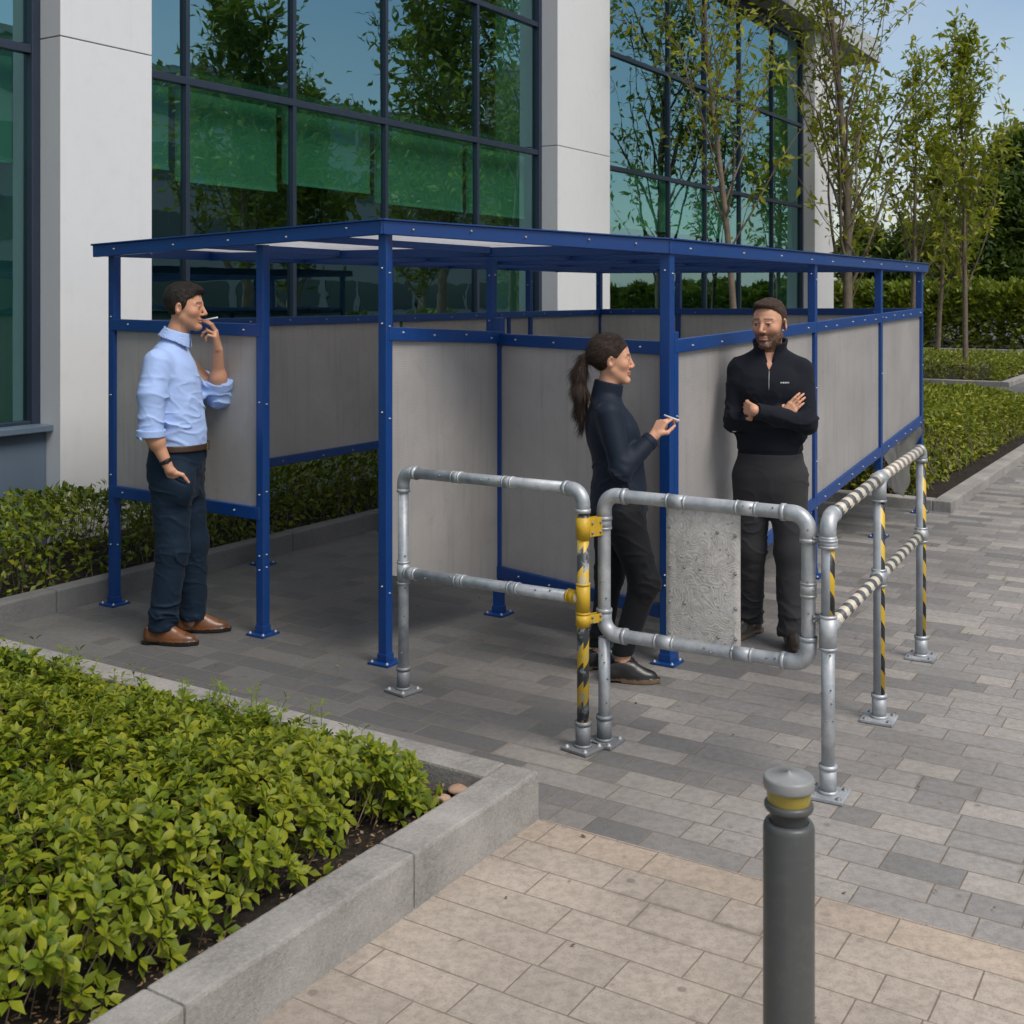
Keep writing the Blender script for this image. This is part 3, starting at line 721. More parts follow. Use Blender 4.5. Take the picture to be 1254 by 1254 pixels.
gr1 = empty('guard_rail', A_, 'plain grey pipe railing with one worn yellow and black striped post left of the gate', 'railing', 'pipe railings by the shelter')
mb = MB(); mb.tube([at_z(A_, 0.02), at_z(A_, 0.93)], PR, 20); scuffs(mb, at_z(A_, 0.1), at_z(A_, 0.9), 6); po = mb.build('post', GS, gr1)
mb = MB(); foot(mb, A_, dA); mb.build('base_plate', [M['clamp'], M['steel']], po)
mb = MB(); mb.tube([at_z(G1, 0.02), at_z(G1, 0.95)], PR, 20); po = mb.build('post', M['hazard_worn'], gr1); po['label'] = 'post wrapped in worn yellow and black tape'
mb = MB(); foot(mb, G1, dA); mb.build('base_plate', [M['clamp'], M['steel']], po)
ta, tb = at_z(A_, 0.985), at_z(G1, 1.015)
mb = MB(); mb.tube([ta + dA * 0.05, tb - dA * 0.05], PR, 20); elbow(mb, at_z(A_, 0.5), ta, tb); elbow(mb, ta, tb, at_z(G1, 0.5))
for f in (0.33, 0.62): collar(mb, ta.lerp(tb, f), tb - ta, 0.05, PR + 0.0015)
scuffs(mb, ta, tb, 5); mb.build('top_rail', GS, gr1)
ma, mb_ = at_z(A_, 0.535), at_z(G1, 0.59)
mb = MB(); mb.tube([ma, mb_], PR, 20); collar(mb, ma.lerp(mb_, 0.055), mb_ - ma, 0.06); collar(mb, ma, ZA, 0.10, PR + 0.005); collar(mb, ma.lerp(mb_, 0.35), mb_ - ma, 0.05, PR + 0.003); collar(mb, ma.lerp(mb_, 0.65), mb_ - ma, 0.05, PR + 0.003)
scuffs(mb, ma, mb_, 8); mb.build('mid_rail', GS, gr1)
mb = MB(); collar(mb, mb_, ZA, 0.12, PR + 0.004); collar(mb, mb_ - dA * 0.05, dA, 0.045, PR + 0.003); mb.build('tee_fitting', M['yellow'], gr1)
# gate
GP = G(740, 910); C_ = G(1014, 975); dG = (C_ - GP).normalized()
GR = on_line(GP, C_, 990)
gt = empty('gate', GP, 'grey pipe gate with rounded corners carrying a speckled embossed board', 'gate')
RG = 0.0255
mb = MB()
c00, c01, c11, c10 = at_z(GP, 0.435), at_z(GP, 0.985), at_z(GR, 0.99), at_z(GR, 0.455)
loop = fillet([c00.lerp(c01, 0.5), c01, c11, c10, c00, c00.lerp(c01, 0.5)], 0.06, 9)
mb.tube(loop, RG, 20, 0, False)
for a, b, c in ((c00, c01, c11), (c01, c11, c10), (c11, c10, c00), (c10, c00, c01)): elbow(mb, a, b, c, 0.06, RG + 0.0045, 0.04)
for f in (0.38, 0.72): collar(mb, c01.lerp(c11, f), dG, 0.08, RG + 0.0012)
for f in (0.32, 0.70): collar(mb, c00.lerp(c10, f), c10 - c00, 0.08, RG + 0.0012)
collar(mb, c00.lerp(c01, 0.80), ZA, 0.05, RG + 0.004); collar(mb, c10.lerp(c11, 0.5), ZA, 0.05, RG + 0.003)
scuffs(mb, c01, c11, 6, RG); scuffs(mb, c00, c10, 5, RG); scuffs(mb, c00, c01, 3, RG); scuffs(mb, c10, c11, 4, RG)
mb.build('frame', GS, gt)
mb = MB(); mb.tube([at_z(GP, 0.02), at_z(GP, 0.42)], RG - 0.002, 20); scuffs(mb, at_z(GP, 0.05), at_z(GP, 0.4), 4); po = mb.build('post', GS, gt)
mb = MB(); foot(mb, GP, dG); mb.build('base_plate', [M['clamp'], M['steel']], po)
b0, b1 = on_line(GP, C_, 815), on_line(GP, C_, 905)
nG = dG.cross(ZA); nG = nG if nG.y < 0 else -nG
# the board: a slightly bowed sheet whose top folds over the rail
bow = []; NX, NZ = 14, 22
def board_pt(i, j, side):
    f = i / NX; g = j / NZ
    p = b0.lerp(b1, f); zt = 1.004 - 0.012 * f + 0.012 * math.sin(math.pi * f) ; zbm = 0.41 + 0.022 * f
    off = -0.012 + 0.018 * math.sin(f * 3.0) * math.sin(g * 2.6) + (0.030 if g > 0.96 else 0.0) * 0.0
    return at_z(p, zbm + (zt - zbm) * g) + nG * (off + side * 0.006)
vs = [board_pt(i, j, s) for s in (-1, 1) for i in range(NX + 1) for j in range(NZ + 1)]
nn = (NX + 1) * (NZ + 1); fs = []
for i in range(NX):
    for j in range(NZ):
        k = i * (NZ + 1) + j
        fs.append((k, k + 1, k + NZ + 2, k + NZ + 1)); fs.append((nn + k, nn + k + NZ + 1, nn + k + NZ + 2, nn + k + 1))
for i in range(NX):
    for j in (0, NZ): k = i * (NZ + 1) + j; fs.append((k, k + NZ + 1, nn + k + NZ + 1, nn + k))
for j in range(NZ):
    for i in (0, NX): k = i * (NZ + 1) + j; fs.append((k, nn + k, nn + k + 1, k + 1))
mb = MB(); mb.add(vs, fs, 0, None, True)
for i in range(5):
    for j in (0.12, 0.32, 0.55, 0.8, 0.95):
        if i in (0, 4) or random.random() < 0.3:
            q = board_pt(0.7 + i * (NX - 1.4) / 4, j * NZ, 1); mb.bolt(q, nG, 0.0045, 1)
mb.build('board', [M['board'], M['clamp']], gt)
def hinge(z, mat, p, q, h=0.085, par=gt, name='hinge'):
    mb = MB(); c = (at_z(p, z) + at_z(q, z)) / 2; d = (q - p).normalized(); L = (q - p).length
    n = d.cross(ZA); n = n if n.y < 0 else -n
    mb.tube([at_z(p, z - h / 2), at_z(p, z + h / 2)], PR + 0.005, 20)
    mb.box(c + n * 0.012, d * (L / 2 - 0.02), n * 0.004, ZA * (h / 2 - 0.006), 0, 0.003)
    mb.box(c - n * 0.012, d * (L / 2 - 0.02), n * 0.004, ZA * (h / 2 - 0.006), 0, 0.003)
    for i in (-0.3, 0.3):
        for k in (-0.25, 0.2): mb.bolt(c + d * (i * (L - 0.04)) + n * 0.016 + ZA * (k * h), n, 0.004, 1)
    return mb.build(name, [mat, M['clamp']], par)
hinge(0.865, M['yellow'], G1, GP, 0.085, gr1, 'bracket'); hinge(0.505, M['yellow'], G1, GP, 0.045, gr1, 'bracket')
# right-hand railing
D_ = G(1081, 883); E_ = G(1128, 806); dC = (E_ - C_).normalized()
D_ = C_ + dC * (D_ - C_).dot(dC)
gr2 = empty('guard_rail', C_, 'pipe railing with yellow and black striped posts and cream banded rails, right of the gate', 'railing', 'pipe railings by the shelter')
zt = {0: 0.985, 1: 1.01, 2: 1.022}; zm = {0: 0.595, 1: 0.598, 2: 0.606}
for k, p in enumerate((C_, D_, E_)):
    mb = MB()
    if k == 0:
        mb.tube([at_z(p, 0.02), at_z(p, 0.60)], PR, 20, 0); scuffs(mb, at_z(p, 0.1), at_z(p, 0.6), 6)
        mb.tube([at_z(p, 0.60), at_z(p, 0.93)], PR, 20, 2)
    else: mb.tube([at_z(p, 0.02), at_z(p, zt[k] - 0.02)], PR, 20, 2)
    po = mb.build('post', GS + [M['hazard']], gr2)
    mb = MB(); foot(mb, p, dC, 0.066); mb.build('base_plate', [M['galv'], M['clamp']], po)
tC, tD, tE = at_z(C_, zt[0]), at_z(D_, zt[1]), at_z(E_, zt[2])
mb = MB(); mb.tube([tC + dC * 0.05, tD], PR, 20, 0); mb.tube([tD, tE], PR - 0.0003, 20, 1); mb.build('top_rail', [M['ringtape'], M['ringtape_brown']], gr2)
mC, mD, mE = at_z(C_, zm[0]), at_z(D_, zm[1]), at_z(E_, zm[2])
mb = MB(); mb.tube([mC, mD, mE], PR - 0.001, 20); mb.build('mid_rail', M['ringtape'], gr2)
mb = MB(); elbow(mb, at_z(C_, 0.5), tC, tE, 0.05, PR + 0.005, 0.03); mb.build('elbow_fitting', GS, gr2)
mb = MB(); collar(mb, mC - ZA * 0.015, ZA, 0.12, PR + 0.007); collar(mb, mC + dC * 0.045, dC, 0.05, PR + 0.004); mb.build('tee_fitting', GS, gr2)
mb = MB(); collar(mb, at_z(C_, 0.895), ZA, 0.03, PR + 0.010); mb.build('ring_clamp', GS, gr2)
mb = MB(); collar(mb, tD - ZA * 0.045, ZA, 0.10, PR + 0.006); collar(mb, tD, dC, 0.09, PR + 0.006); mb.build('tee_fitting', GS, gr2)
mb = MB(); collar(mb, mD, ZA, 0.07, PR + 0.007); collar(mb, mD, dC, 0.07, PR + 0.007); mb.build('tee_fitting', GS, gr2)
mb = MB(); elbow(mb, tD, tE, at_z(E_, 0.5), 0.03, PR + 0.005, 0.03); mb.build('elbow_fitting', GS, gr2)
mb = MB(); collar(mb, mE, ZA, 0.07, PR + 0.007); collar(mb, mE, dC, 0.06, PR + 0.006); mb.build('tee_fitting', GS, gr2)
hinge(0.905, M['clamp'], C_, GR, 0.03, gt, 'latch'); hinge(0.625, M['clamp'], C_, GR, 0.035, gt, 'latch')
# ------------------------------------------------------------------ bollard
BD = 2.4; bx = (966 - CX) / F * BD
bo = empty('bollard', (bx, BD, 0), 'dark grey bollard with a yellow band under its round cap, close to the camera', 'bollard')
mb = MB(); mb.lathe((bx, BD, 0), [(0.0515, 0.0), (0.0515, 0.684), (0.0500, 0.692), (0.047, 0.697), (0.040, 0.6985)], 56)
mb.lathe((bx, BD, 0), [(0.0005, 0.004), (0.095, 0.004), (0.095, 0.012), (0.054, 0.016)], 48); mb.build('body', M['bollard'], bo)
mb = MB(); mb.lathe((bx, BD, 0), [(0.0385, 0.690), (0.0385, 0.722), (0.047, 0.7225), (0.0492, 0.727), (0.0492, 0.734), (0.046, 0.738), (0.043, 0.738)], 56); mb.build('collar', M['bollard'], bo)
mb = MB(); mb.lathe((bx, BD, 0), [(0.0425, 0.736), (0.0455, 0.768)], 56); mb.build('lens', M['lens'], bo)
mb = MB(); mb.lathe((bx, BD, 0), [(0.043, 0.764), (0.0500, 0.765), (0.0512, 0.769), (0.0512, 0.785), (0.0495, 0.789), (0.046, 0.790), (0.003, 0.7975), (0.003, 0.7995), (0.0004, 0.800)], 56); mb.build('cap', M['bollard_cap'], bo)
# ------------------------------------------------------------------ foliage
def unit(a): return a / (np.linalg.norm(a, axis=-1, keepdims=True) + 1e-9)
def leaves(pos, d, nrm, L, W, bend=0.25, detail=2, fold=0.18):
    """leaf blades: pos (N,3) stalk ends, d direction, nrm upper side; returns verts, tris"""
    N = len(pos); d = unit(d); nrm = unit(nrm - d * np.sum(nrm * d, 1, keepdims=True)); s = np.cross(d, nrm)
    L = np.broadcast_to(L, (N,))[:, None]; W = np.broadcast_to(W, (N,))[:, None]
    if detail == 2:
        
        vs = []
        def pt(t, w): return pos + d * (L * t) + s * (W * w * 0.5) + nrm * (L * (-bend * t * t) + W * fold * abs(w))
        vs = [pt(0, 0), pt(.45, -.85), pt(.45, 0), pt(.45, .85), pt(.76, -.88), pt(.76, 0), pt(.76, .88), pt(1, 0)]
        tr = np.array([(0, 2, 1), (0, 3, 2), (1, 2, 5), (1, 5, 4), (2, 3, 6), (2, 6, 5), (4, 5, 7), (5, 6, 7)])
    elif detail == 1:
        def pt(t, w): return pos + d * (L * t) + s * (W * w * 0.5) + nrm * (L * (-bend * t * t) + W * fold * abs(w))
        vs = [pt(0, 0), pt(.5, -1), pt(.5, 0), pt(.5, 1), pt(1, 0)]
        tr = np.array([(0, 2, 1), (0, 3, 2), (1, 2, 4), (2, 3, 4)])
    else:
        def pt(t, w): return pos + d * (L * t) + s * (W * w * 0.5) + nrm * (W * fold * abs(w))
        vs = [pt(0, 0), pt(.5, -1), pt(.5, 1), pt(1, 0)]
        tr = np.array([(0, 2, 1), (1, 2, 3)])
    k = len(vs); verts = np.stack(vs, 1).reshape(-1, 3)
    faces = (np.arange(N)[:, None, None] * k + tr[None]).reshape(-1, 3)
    return verts, faces
def merge(parts):
    vs = []; fs = []; n = 0
    for v, f in parts: vs.append(v); fs.append(f + n); n += len(v)
    return np.concatenate(vs), np.concatenate(fs)
def sticks(a, b, r, n=4):
    a = np.asarray(a); b = np.asarray(b); N = len(a); d = unit(b - a)
    ref = np.where(np.abs(d[:, 2:3]) < 0.9, np.array([[0, 0, 1.0]]), np.array([[1.0, 0, 0]]))
    x = unit(np.cross(d, ref)); y = np.cross(d, x)
    vs = []
    r = np.broadcast_to(r, (N,))[:, None]
    for k in range(n):
        an = 2 * math.pi * k / n; o = (x * math.cos(an) + y * math.sin(an)) * r
        vs += [a + o, b + o * 0.6]
    verts = np.stack(vs, 1).reshape(-1, 3); tr = []
    for k in range(n):
        k2 = (k + 1) % n; tr += [(2 * k, 2 * k2, 2 * k2 + 1), (2 * k, 2 * k2 + 1, 2 * k + 1)]
    faces = (np.arange(N)[:, None, None] * (2 * n) + np.array(tr)[None]).reshape(-1, 3)
    return verts, faces
_LAT = np.random.default_rng(3).random((32, 32, 32)).astype(np.float32)
def vnoise(p):
    p = np.asarray(p, dtype=np.float32); i = np.floor(p).astype(np.int32); f = p - i; f = f * f * (3 - 2 * f)
    i &= 31; j = (i + 1) & 31
    X, Y, Z = (i[..., 0], j[..., 0]), (i[..., 1], j[..., 1]), (i[..., 2], j[..., 2]); out = 0
    for a in (0, 1):
        wx = f[..., 0] if a else 1 - f[..., 0]
        for b in (0, 1):
            wy = f[..., 1] if b else 1 - f[..., 1]
            for c in (0, 1):
                wz = f[..., 2] if c else 1 - f[..., 2]
                out = out + _LAT[X[a], Y[b], Z[c]] * wx * wy * wz
    return out - 0.5
def fnoise(p, octv=3):
    o = 0; a = 1.0
    for k in range(octv): o = o + a * vnoise(p); p = p * 2.03 + 7.1; a *= 0.5
    return o
def rosettes(pos, up, nl, L, W, elev=(0.15, 0.75), detail=2):
    parts_p, parts_d, parts_n, parts_L, parts_W = [], [], [], [], []
    N = len(pos); up = unit(up)
    ref = unit(RNG.normal(size=(N, 3))); x = unit(ref - up * np.sum(ref * up, 1, keepdims=True)); y = np.cross(up, x)
    for k in range(nl):
        an = 2 * math.pi * k / nl * 1.0 + RNG.normal(0, 0.22, N) + (0.4 if k % 2 else 0)
        el = RNG.uniform(elev[0], elev[1], N)
        rad = x * np.cos(an)[:, None] + y * np.sin(an)[:, None]
        d = rad * np.cos(el)[:, None] + up * np.sin(el)[:, None]
        n = up * np.cos(el)[:, None] - rad * np.sin(el)[:, None]
        sc = RNG.uniform(0.65, 1.15, N)
        parts_p.append(pos + rad * 0.004); parts_d.append(d); parts_n.append(n); parts_L.append(L * sc); parts_W.append(W * sc)
    return leaves(np.concatenate(parts_p), np.concatenate(parts_d), np.concatenate(parts_n), np.concatenate(parts_L), np.concatenate(parts_W), 0.22, detail)
# --- near planter: whorled evergreen shrubs too many to count
def planter_height(s, r):
    edge_f = np.clip((r - 0.16) / 0.30, 0, 1); edge_b = np.clip((s - 0.14) / 0.75, 0, 1)
    e = np.minimum(np.sqrt(edge_f), np.sqrt(edge_b))
    p = np.stack([s * 2.2, r * 2.2, np.zeros_like(s)], -1)
    return 0.10 + (0.215 + 0.15 * fnoise(p, 3)) * e
def kb_np(s, r, z): return np.array(K)[None] - np.array(U)[None] * s[:, None] + np.array(V)[None] * r[:, None] + np.array([[0, 0, 1.0]]) * z[:, None]
def plant_bed():
    parts = []; stems = []
    for layer, (n, dz, lo) in enumerate(((9200, 0.0, 2), (5200, -0.055, 1), (4200, -0.12, 1))):
        s = RNG.uniform(0.12, 4.6, n); r = RNG.uniform(0.22, 5.4, n)
        wob = 0.10 * fnoise(np.stack([s * 3, r * 0 + 4, r * 0], -1), 2)
        keep = (r > 0.22 + wob) & (s > 0.19 + 0.05 * fnoise(np.stack([r * 4, s * 0 + 2, s * 0], -1), 2)) & ~((s < 0.24) & (r < 0.62))
        s, r = s[keep], r[keep]
        h = planter_height(s, r) + dz + RNG.normal(0, 0.022, len(s)); h = np.maximum(h, 0.10)
        pos = kb_np(s, r, h)
        up = np.stack([RNG.normal(0, 0.28, len(s)), RNG.normal(0, 0.28, len(s)), np.ones(len(s))], -1)
        lean = np.clip(1 - (r - 0.3) / 0.3, 0, 1)[:, None] * -np.array(V)[None] * 0.9 + np.clip(1 - (s - 0.15) / 0.25, 0, 1)[:, None] * np.array(U)[None] * 0.25
        up = up + lean
        sc = RNG.uniform(0.8, 1.2, len(s))
        parts.append(rosettes(pos, up, 7, 0.046, 0.0245, (-0.15, 0.8), lo))
        if layer < 2: parts.append(rosettes(pos + unit(up) * 0.012, up, 4, 0.032, 0.015, (0.6, 1.2), 1))
        base = pos - unit(up) * 0.10; base[:, 2] = np.maximum(base[:, 2] - 0.08, 0.06)
        stems.append(sticks(base[::2], pos[::2], 0.0022))
    return merge(parts), merge(stems)
(lv, lf), (sv, sf) = plant_bed()
o = mesh_np('ground_cover', np.concatenate([lv, sv]), np.concatenate([lf, sf + len(lv)]), [M['leaf_front'], M['barkpale']])
mi = np.zeros(len(lf) + len(sf), dtype=np.int32); mi[len(lf):] = 1; o.data.polygons.foreach_set('material_index', mi)
tag(o, 'glossy green low shrubs with whorled leaves filling the near planter', 'ground cover', kind='stuff')
# young shoots standing above the far edge of that planter
def shoots():
    n = 90; s = RNG.uniform(0.06, 0.30, n); r = RNG.uniform(0.5, 4.6, n)
    extra = 40; s = np.concatenate([s, RNG.uniform(0.3, 2.5, extra)]); r = np.concatenate([r, RNG.uniform(0.6, 4.5, extra)]); n += extra
    b = kb_np(s, r, np.maximum(planter_height(s, r) - 0.04, 0.10)); tip = b + np.stack([RNG.normal(0, 0.025, n), RNG.normal(0, 0.025, n), RNG.uniform(0.08, 0.15, n)], -1)
    parts = [sticks(b, tip, 0.0016)]
    for f in (0.45, 0.7, 1.0):
        parts.append(rosettes(b + (tip - b) * f, unit(tip - b), 3, 0.034, 0.015, (0.2, 0.9)))
    return merge(parts)
v_, f_ = shoots(); o = mesh_np('young_shoots', v_, f_, M['leaf_tip']); tag(o, 'thin pale green shoots rising over the back edge of the near planter', 'shoots', kind='stuff')
# bark chips and dead leaves on the soil and by the kerbs
def litter(n, posf, smin, smax, mat, name, label):
    pos = posf(n); n = len(pos); d = unit(np.stack([RNG.normal(size=n), RNG.normal(size=n), RNG.normal(0, 0.15, n)], -1)); nr = unit(np.stack([RNG.normal(0, 0.3, n), RNG.normal(0, 0.3, n), np.ones(n)], -1))
    v, f = leaves(pos, d, nr, RNG.uniform(smin, smax, n), RNG.uniform(smin, smax, n) * 0.5, -0.15, 2, 0.15)
    o = mesh_np(name, v, f, mat); return tag(o, label, 'litter', kind='stuff')
M['litter'] = leafmat('dead_leaf', [(0.07, 0.035, 0.015), (0.16, 0.085, 0.03), (0.26, 0.16, 0.06), (0.32, 0.22, 0.13)], 0.8, 0.1)
def soilpos(n):
    s = RNG.uniform(0.14, 3.5, n); r = RNG.uniform(0.14, 0.42, n); return kb_np(s, r, np.full(n, 0.092) + RNG.uniform(0, 0.01, n))
litter(1300, soilpos, 0.006, 0.024, M['litter'], 'leaf_litter', 'brown bark chips and dead leaves on the soil behind the near kerb')
def pavepos(n):
    a = RNG.uniform(-4, 9, n); b = RNG.uniform(-5.5, 0.1, n); b[: n // 3] = 0.11 - RNG.exponential(0.04, n // 3)
    p = np.array(P0)[None] + np.array(U)[None] * a[:, None] + np.array(V)[None] * b[:, None]; p[:, 2] = 0.008; 
    s = (p - np.array(K)) @ np.array(-U); r = (p - np.array(K)) @ np.array(V)
    return p[~((s > -0.02) & (r > -0.02))]
litter(420, pavepos, 0.008, 0.026, M['litter'], 'fallen_leaves', 'tiny dry leaves scattered over the dark paving')
M['stone'] = concrete('pebble', (0.42, 0.27, 0.19), 12, 0.7)
for (px, py, sz, lab) in ((563, 967, 0.042, 'larger buff pebble lying on the soil at the planter corner'), (541, 978, 0.034, 'smaller buff pebble lying on the soil just left of a larger one')):
    p = G(px, py); p = p * ((CAMH - 0.10) / CAMH); bm = bmesh.new(); bmesh.ops.create_icosphere(bm, subdivisions=3, radius=1.0)
    vv = np.array([v.co for v in bm.verts]); vv = vv * np.array([sz, sz * 0.75, sz * 0.42]) * (1 + 0.22 * vnoise(vv * 1.4 + px)[:, None]); ff = np.array([[q.index for q in f.verts] for f in bm.faces]); bm.free()
    o = mesh_np('pebble', vv + np.array([p.x, p.y, 0.10]), ff, M['stone']); tag(o, lab, 'pebble', 'pebbles in the planter corner')
# --- hedges
def hedge(name, frame, s0, s1, r0, r1, z0, z1, n, L, mat, label, rough=0.12, detail=1, rnd=0.22, slope=0.0, group='clipped hedges around the beds', wob=0.35):
    m = int(n * 1.5)
    s = RNG.uniform(s0, s1, m); r = RNG.uniform(r0, r1, m)
    es = np.minimum(s - s0, s1 - s); er = np.minimum(r - r0, r1 - r); e = np.clip(np.minimum(es, er) / rnd, 0, 1)
    q = np.stack([s, r, np.zeros(m)], -1)
    zt = z0 + (z1 - z0) * (0.45 + 0.55 * np.sqrt(1 - (1 - e) ** 2)) + rough * 1.6 * fnoise(q * 1.6 + 3.3, 3)
    depth = RNG.exponential(0.05, m) * (1 + 5 * (RNG.random(m) < 0.3))
    z = np.maximum(zt - depth, z0 + RNG.uniform(0, 0.1, m))
    # sides: points pushed onto the faces
    side = RNG.random(m) < 0.45
    pick = RNG.integers(0, 4, m)
    ins = RNG.exponential(0.04, m) + 0.10 * fnoise(np.stack([s * 2, r * 2, z * 3], -1), 2)
    s = np.where(side & (pick == 0), s0 + ins, s); s = np.where(side & (pick == 1), s1 - ins, s)
    r = np.where(side & (pick >= 2), np.where(pick == 2, r0 + ins, r1 - ins), r)
    z = np.where(side, z0 + (z1 - z0) * RNG.uniform(0.0, 0.92, m) ** 0.8, z)
    pos = np.array([list(frame(0, 0))]) + (np.array(frame(1, 0)) - np.array(frame(0, 0)))[None] * s[:, None] + (np.array(frame(0, 1)) - np.array(frame(0, 0)))[None] * r[:, None]
    pos[:, 2] = z0 + (z - z0) * (1 - slope * (s - s0))
    k = vnoise(pos * 3.1 + 5) + 0.22 * RNG.normal(size=m)
    keep = k > -wob; pos = pos[keep]; k2 = len(pos)
    ctr = np.array(frame((s0 + s1) / 2, (r0 + r1) / 2)); ctr[2] = (z0 + z1) / 2
    out = pos - ctr; out[:, :2] *= 0.25
    d = unit(unit(out) * 0.7 + RNG.normal(0, 0.6, (k2, 3)) + np.array([0, 0, 0.45])); nr = unit(np.array([0, 0, 1.0]) + 0.5 * unit(out) + RNG.normal(0, 0.5, (k2, 3)))
    sc = RNG.uniform(0.6, 1.25, k2)
    v, f = leaves(pos, d, nr, L * sc, L * 0.48 * sc, 0.2, detail)
    # twigs
    nt = max(200, n // 25); i = RNG.integers(0, k2, nt); top = pos[i]; bot = top.copy(); bot[:, 2] = np.maximum(z0, top[:, 2] - RNG.uniform(0.15, 0.5, nt)); bot[:, :2] += RNG.normal(0, 0.05, (nt, 2))
    sv, sf = sticks(bot, top, 0.004)
    o = mesh_np(name, np.concatenate([v, sv]), np.concatenate([f, sf + len(v)]), [mat, M['bark']])
    mi = np.zeros(len(f) + len(sf), dtype=np.int32); mi[len(f):] = 1; o.data.polygons.foreach_set('material_index', mi)
    return tag(o, label, 'hedge', group)
hedge('hedge', AB, -6.5, 9.5, 0.30, 1.30, 0.08, 0.50, 42000, 0.055, M['leaf_back'], 'leafy hedge in the bed between the shelter and the white pillars')
hedge('hedge', RB, 0.30, 6.2, 0.36, 4.1, 0.07, 0.84, 52000, 0.062, M['leaf_right'], 'golden green hedge beside the far end of the striped railing', 0.19, slope=0.062)
hedge('hedge', RC, 0.35, 5.0, 0.35, 6.8, 0.06, 0.50, 14000, 0.09, M['leaf_right'], 'distant low clipped hedge around a thin tree trunk', 0.05, 0)
hedge('hedge', lambda s, r: FK + U * s + V * r, 0.6, 3.5, -17, 14, 0.05, 2.1, 60000, 0.26, M['leaf_back'], 'tall dark shrubs behind the farthest kerb', 0.35, 0, wob=0.6)
hedge('hedge', AB, 10.5, 20.0, 0.4, 1.3, 0.08, 0.95, 12000, 0.075, M['leaf_right'], 'yellow green hedge seen over the back of the shelter under the young trees', 0.15, 0)
# --- trees
def grow(base, height, nbr, spread, upright, seed, r0, bare=0.28, sub=3, lean=(0, 0)):
    """returns branch segments [(p, q, ra, rb)] and leafy twig points"""
    rg = random.Random(seed); segs = []; tips = []
    def walk(p, d, L, r, n, wander, leafy):
        pts = [p]
        for k in range(n):
            d = (d + Vector((rg.gauss(0, wander), rg.gauss(0, wander), rg.gauss(0, wander) + 0.03))).normalized()
            q = pts[-1] + d * (L / n); ra = r * (1 - 0.8 * k / n); rb = r * (1 - 0.8 * (k + 1) / n)
            segs.append((pts[-1], q, ra, rb)); pts.append(q)
            if leafy: tips.append((pts[-2], q, d))
        return pts, d
    trunk, _ = walk(base, Vector((lean[0], lean[1], 1)).normalized(), height, r0, 14, 0.025, False)
    for k in range(nbr):
        t = bare + (0.97 - bare) * (k + rg.random()) / nbr
        i = min(13, int(t * 14)); f = t * 14 - i; p = trunk[i].lerp(trunk[i + 1], f)
        an = k * 2.4 + rg.uniform(-0.5, 0.5)
        d = Vector((math.cos(an) * spread, math.sin(an) * spread, upright)).normalized()
        L = height * (0.42 * (1 - t) + 0.13) * rg.uniform(0.75, 1.2)
        pts, dd = walk(p, d, L, r0 * (0.26 * (1 - t) + 0.10), 7, 0.10, False)
        for (a, b) in zip(pts[3:-1], pts[4:]): tips.append((a, b, (b - a).normalized()))
        for j in range(sub):
            q = pts[rg.randint(1, 6)]; an2 = rg.uniform(0, 6.28)
            d2 = (dd * 0.6 + Vector((math.cos(an2), math.sin(an2), rg.uniform(0.1, 0.8))) * 0.7).normalized()
            walk(q, d2, L * rg.uniform(0.3, 0.55), r0 * 0.09, 4, 0.12, True)
    return segs, tips
def seg_mesh(segs, n=7):
    a = np.array([list(s[0]) for s in segs]); b = np.array([list(s[1]) for s in segs]); ra = np.array([s[2] for s in segs]); rb = np.array([s[3] for s in segs])
    d = unit(b - a); ref = np.where(np.abs(d[:, 0:1]) < 0.8, np.array([[1.0, 0, 0]]), np.array([[0, 1.0, 0]])); x = unit(np.cross(d, ref)); y = np.cross(d, x)
    vs = []; b2 = b + d * (rb[:, None] * 0.4)
    for k in range(n):
        an = 2 * math.pi * k / n; o = x * math.cos(an) + y * math.sin(an)
        vs += [a + o * ra[:, None], b2 + o * rb[:, None]]
    verts = np.stack(vs, 1).reshape(-1, 3); tr = []
    for k in range(n):
        k2 = (k + 1) % n; tr += [(2 * k, 2 * k2, 2 * k2 + 1), (2 * k, 2 * k2 + 1, 2 * k + 1)]
    return verts, (np.arange(len(a))[:, None, None] * (2 * n) + np.array(tr)[None]).reshape(-1, 3)
def tree(base, height, label, seed, nbr=26, spread=0.5, upright=1.0, r0=0.06, lpt=7, leafL=0.13, bare=0.28, sub=3, lmat='leaf_tree', bmat='bark', lean=(0, 0), group='young trees by the building', jit=0.10, name='young_tree'):
    segs, tips = grow(Vector(base), height, nbr, spread, upright, seed, r0, bare, sub, lean)
    root = empty(name, base, label, 'tree', group)
    v, f = seg_mesh(segs); mesh_np('trunk', v, f, M[bmat], root)
    a = np.array([list(t[0]) for t in tips]); b = np.array([list(t[1]) for t in tips]); d = np.array([list(t[2]) for t in tips])
    idx = np.repeat(np.arange(len(tips)), lpt); N = len(idx)
    pos = a[idx] + (b - a)[idx] * RNG.random((N, 1)) + RNG.normal(0, jit, (N, 3)) * RNG.random((N, 1))
    dd = unit(d[idx] * 0.5 + RNG.normal(0, 0.7, (N, 3)) + np.array([0, 0, -0.1])); nr = unit(np.array([0, 0, 1.0]) + RNG.normal(0, 0.6, (N, 3)))
    sc = RNG.uniform(0.6, 1.3, N)
    v, f = leaves(pos, dd, nr, leafL * sc, leafL * 0.36 * sc, 0.2, 1)
    mesh_np('crown', v, f, M[lmat], root)
    return root
def Gd(px, Y): return Vector(((px - CX) / F * Y, Y, 0.05))
tree(Gd(906, 15.0), 6.6, 'slender young tree with sparse leaves in front of the right-hand windows', 5, 22, 0.50, 1.0, 0.055, 4, 0.14, 0.34, 3, lmat='leaf_tree')
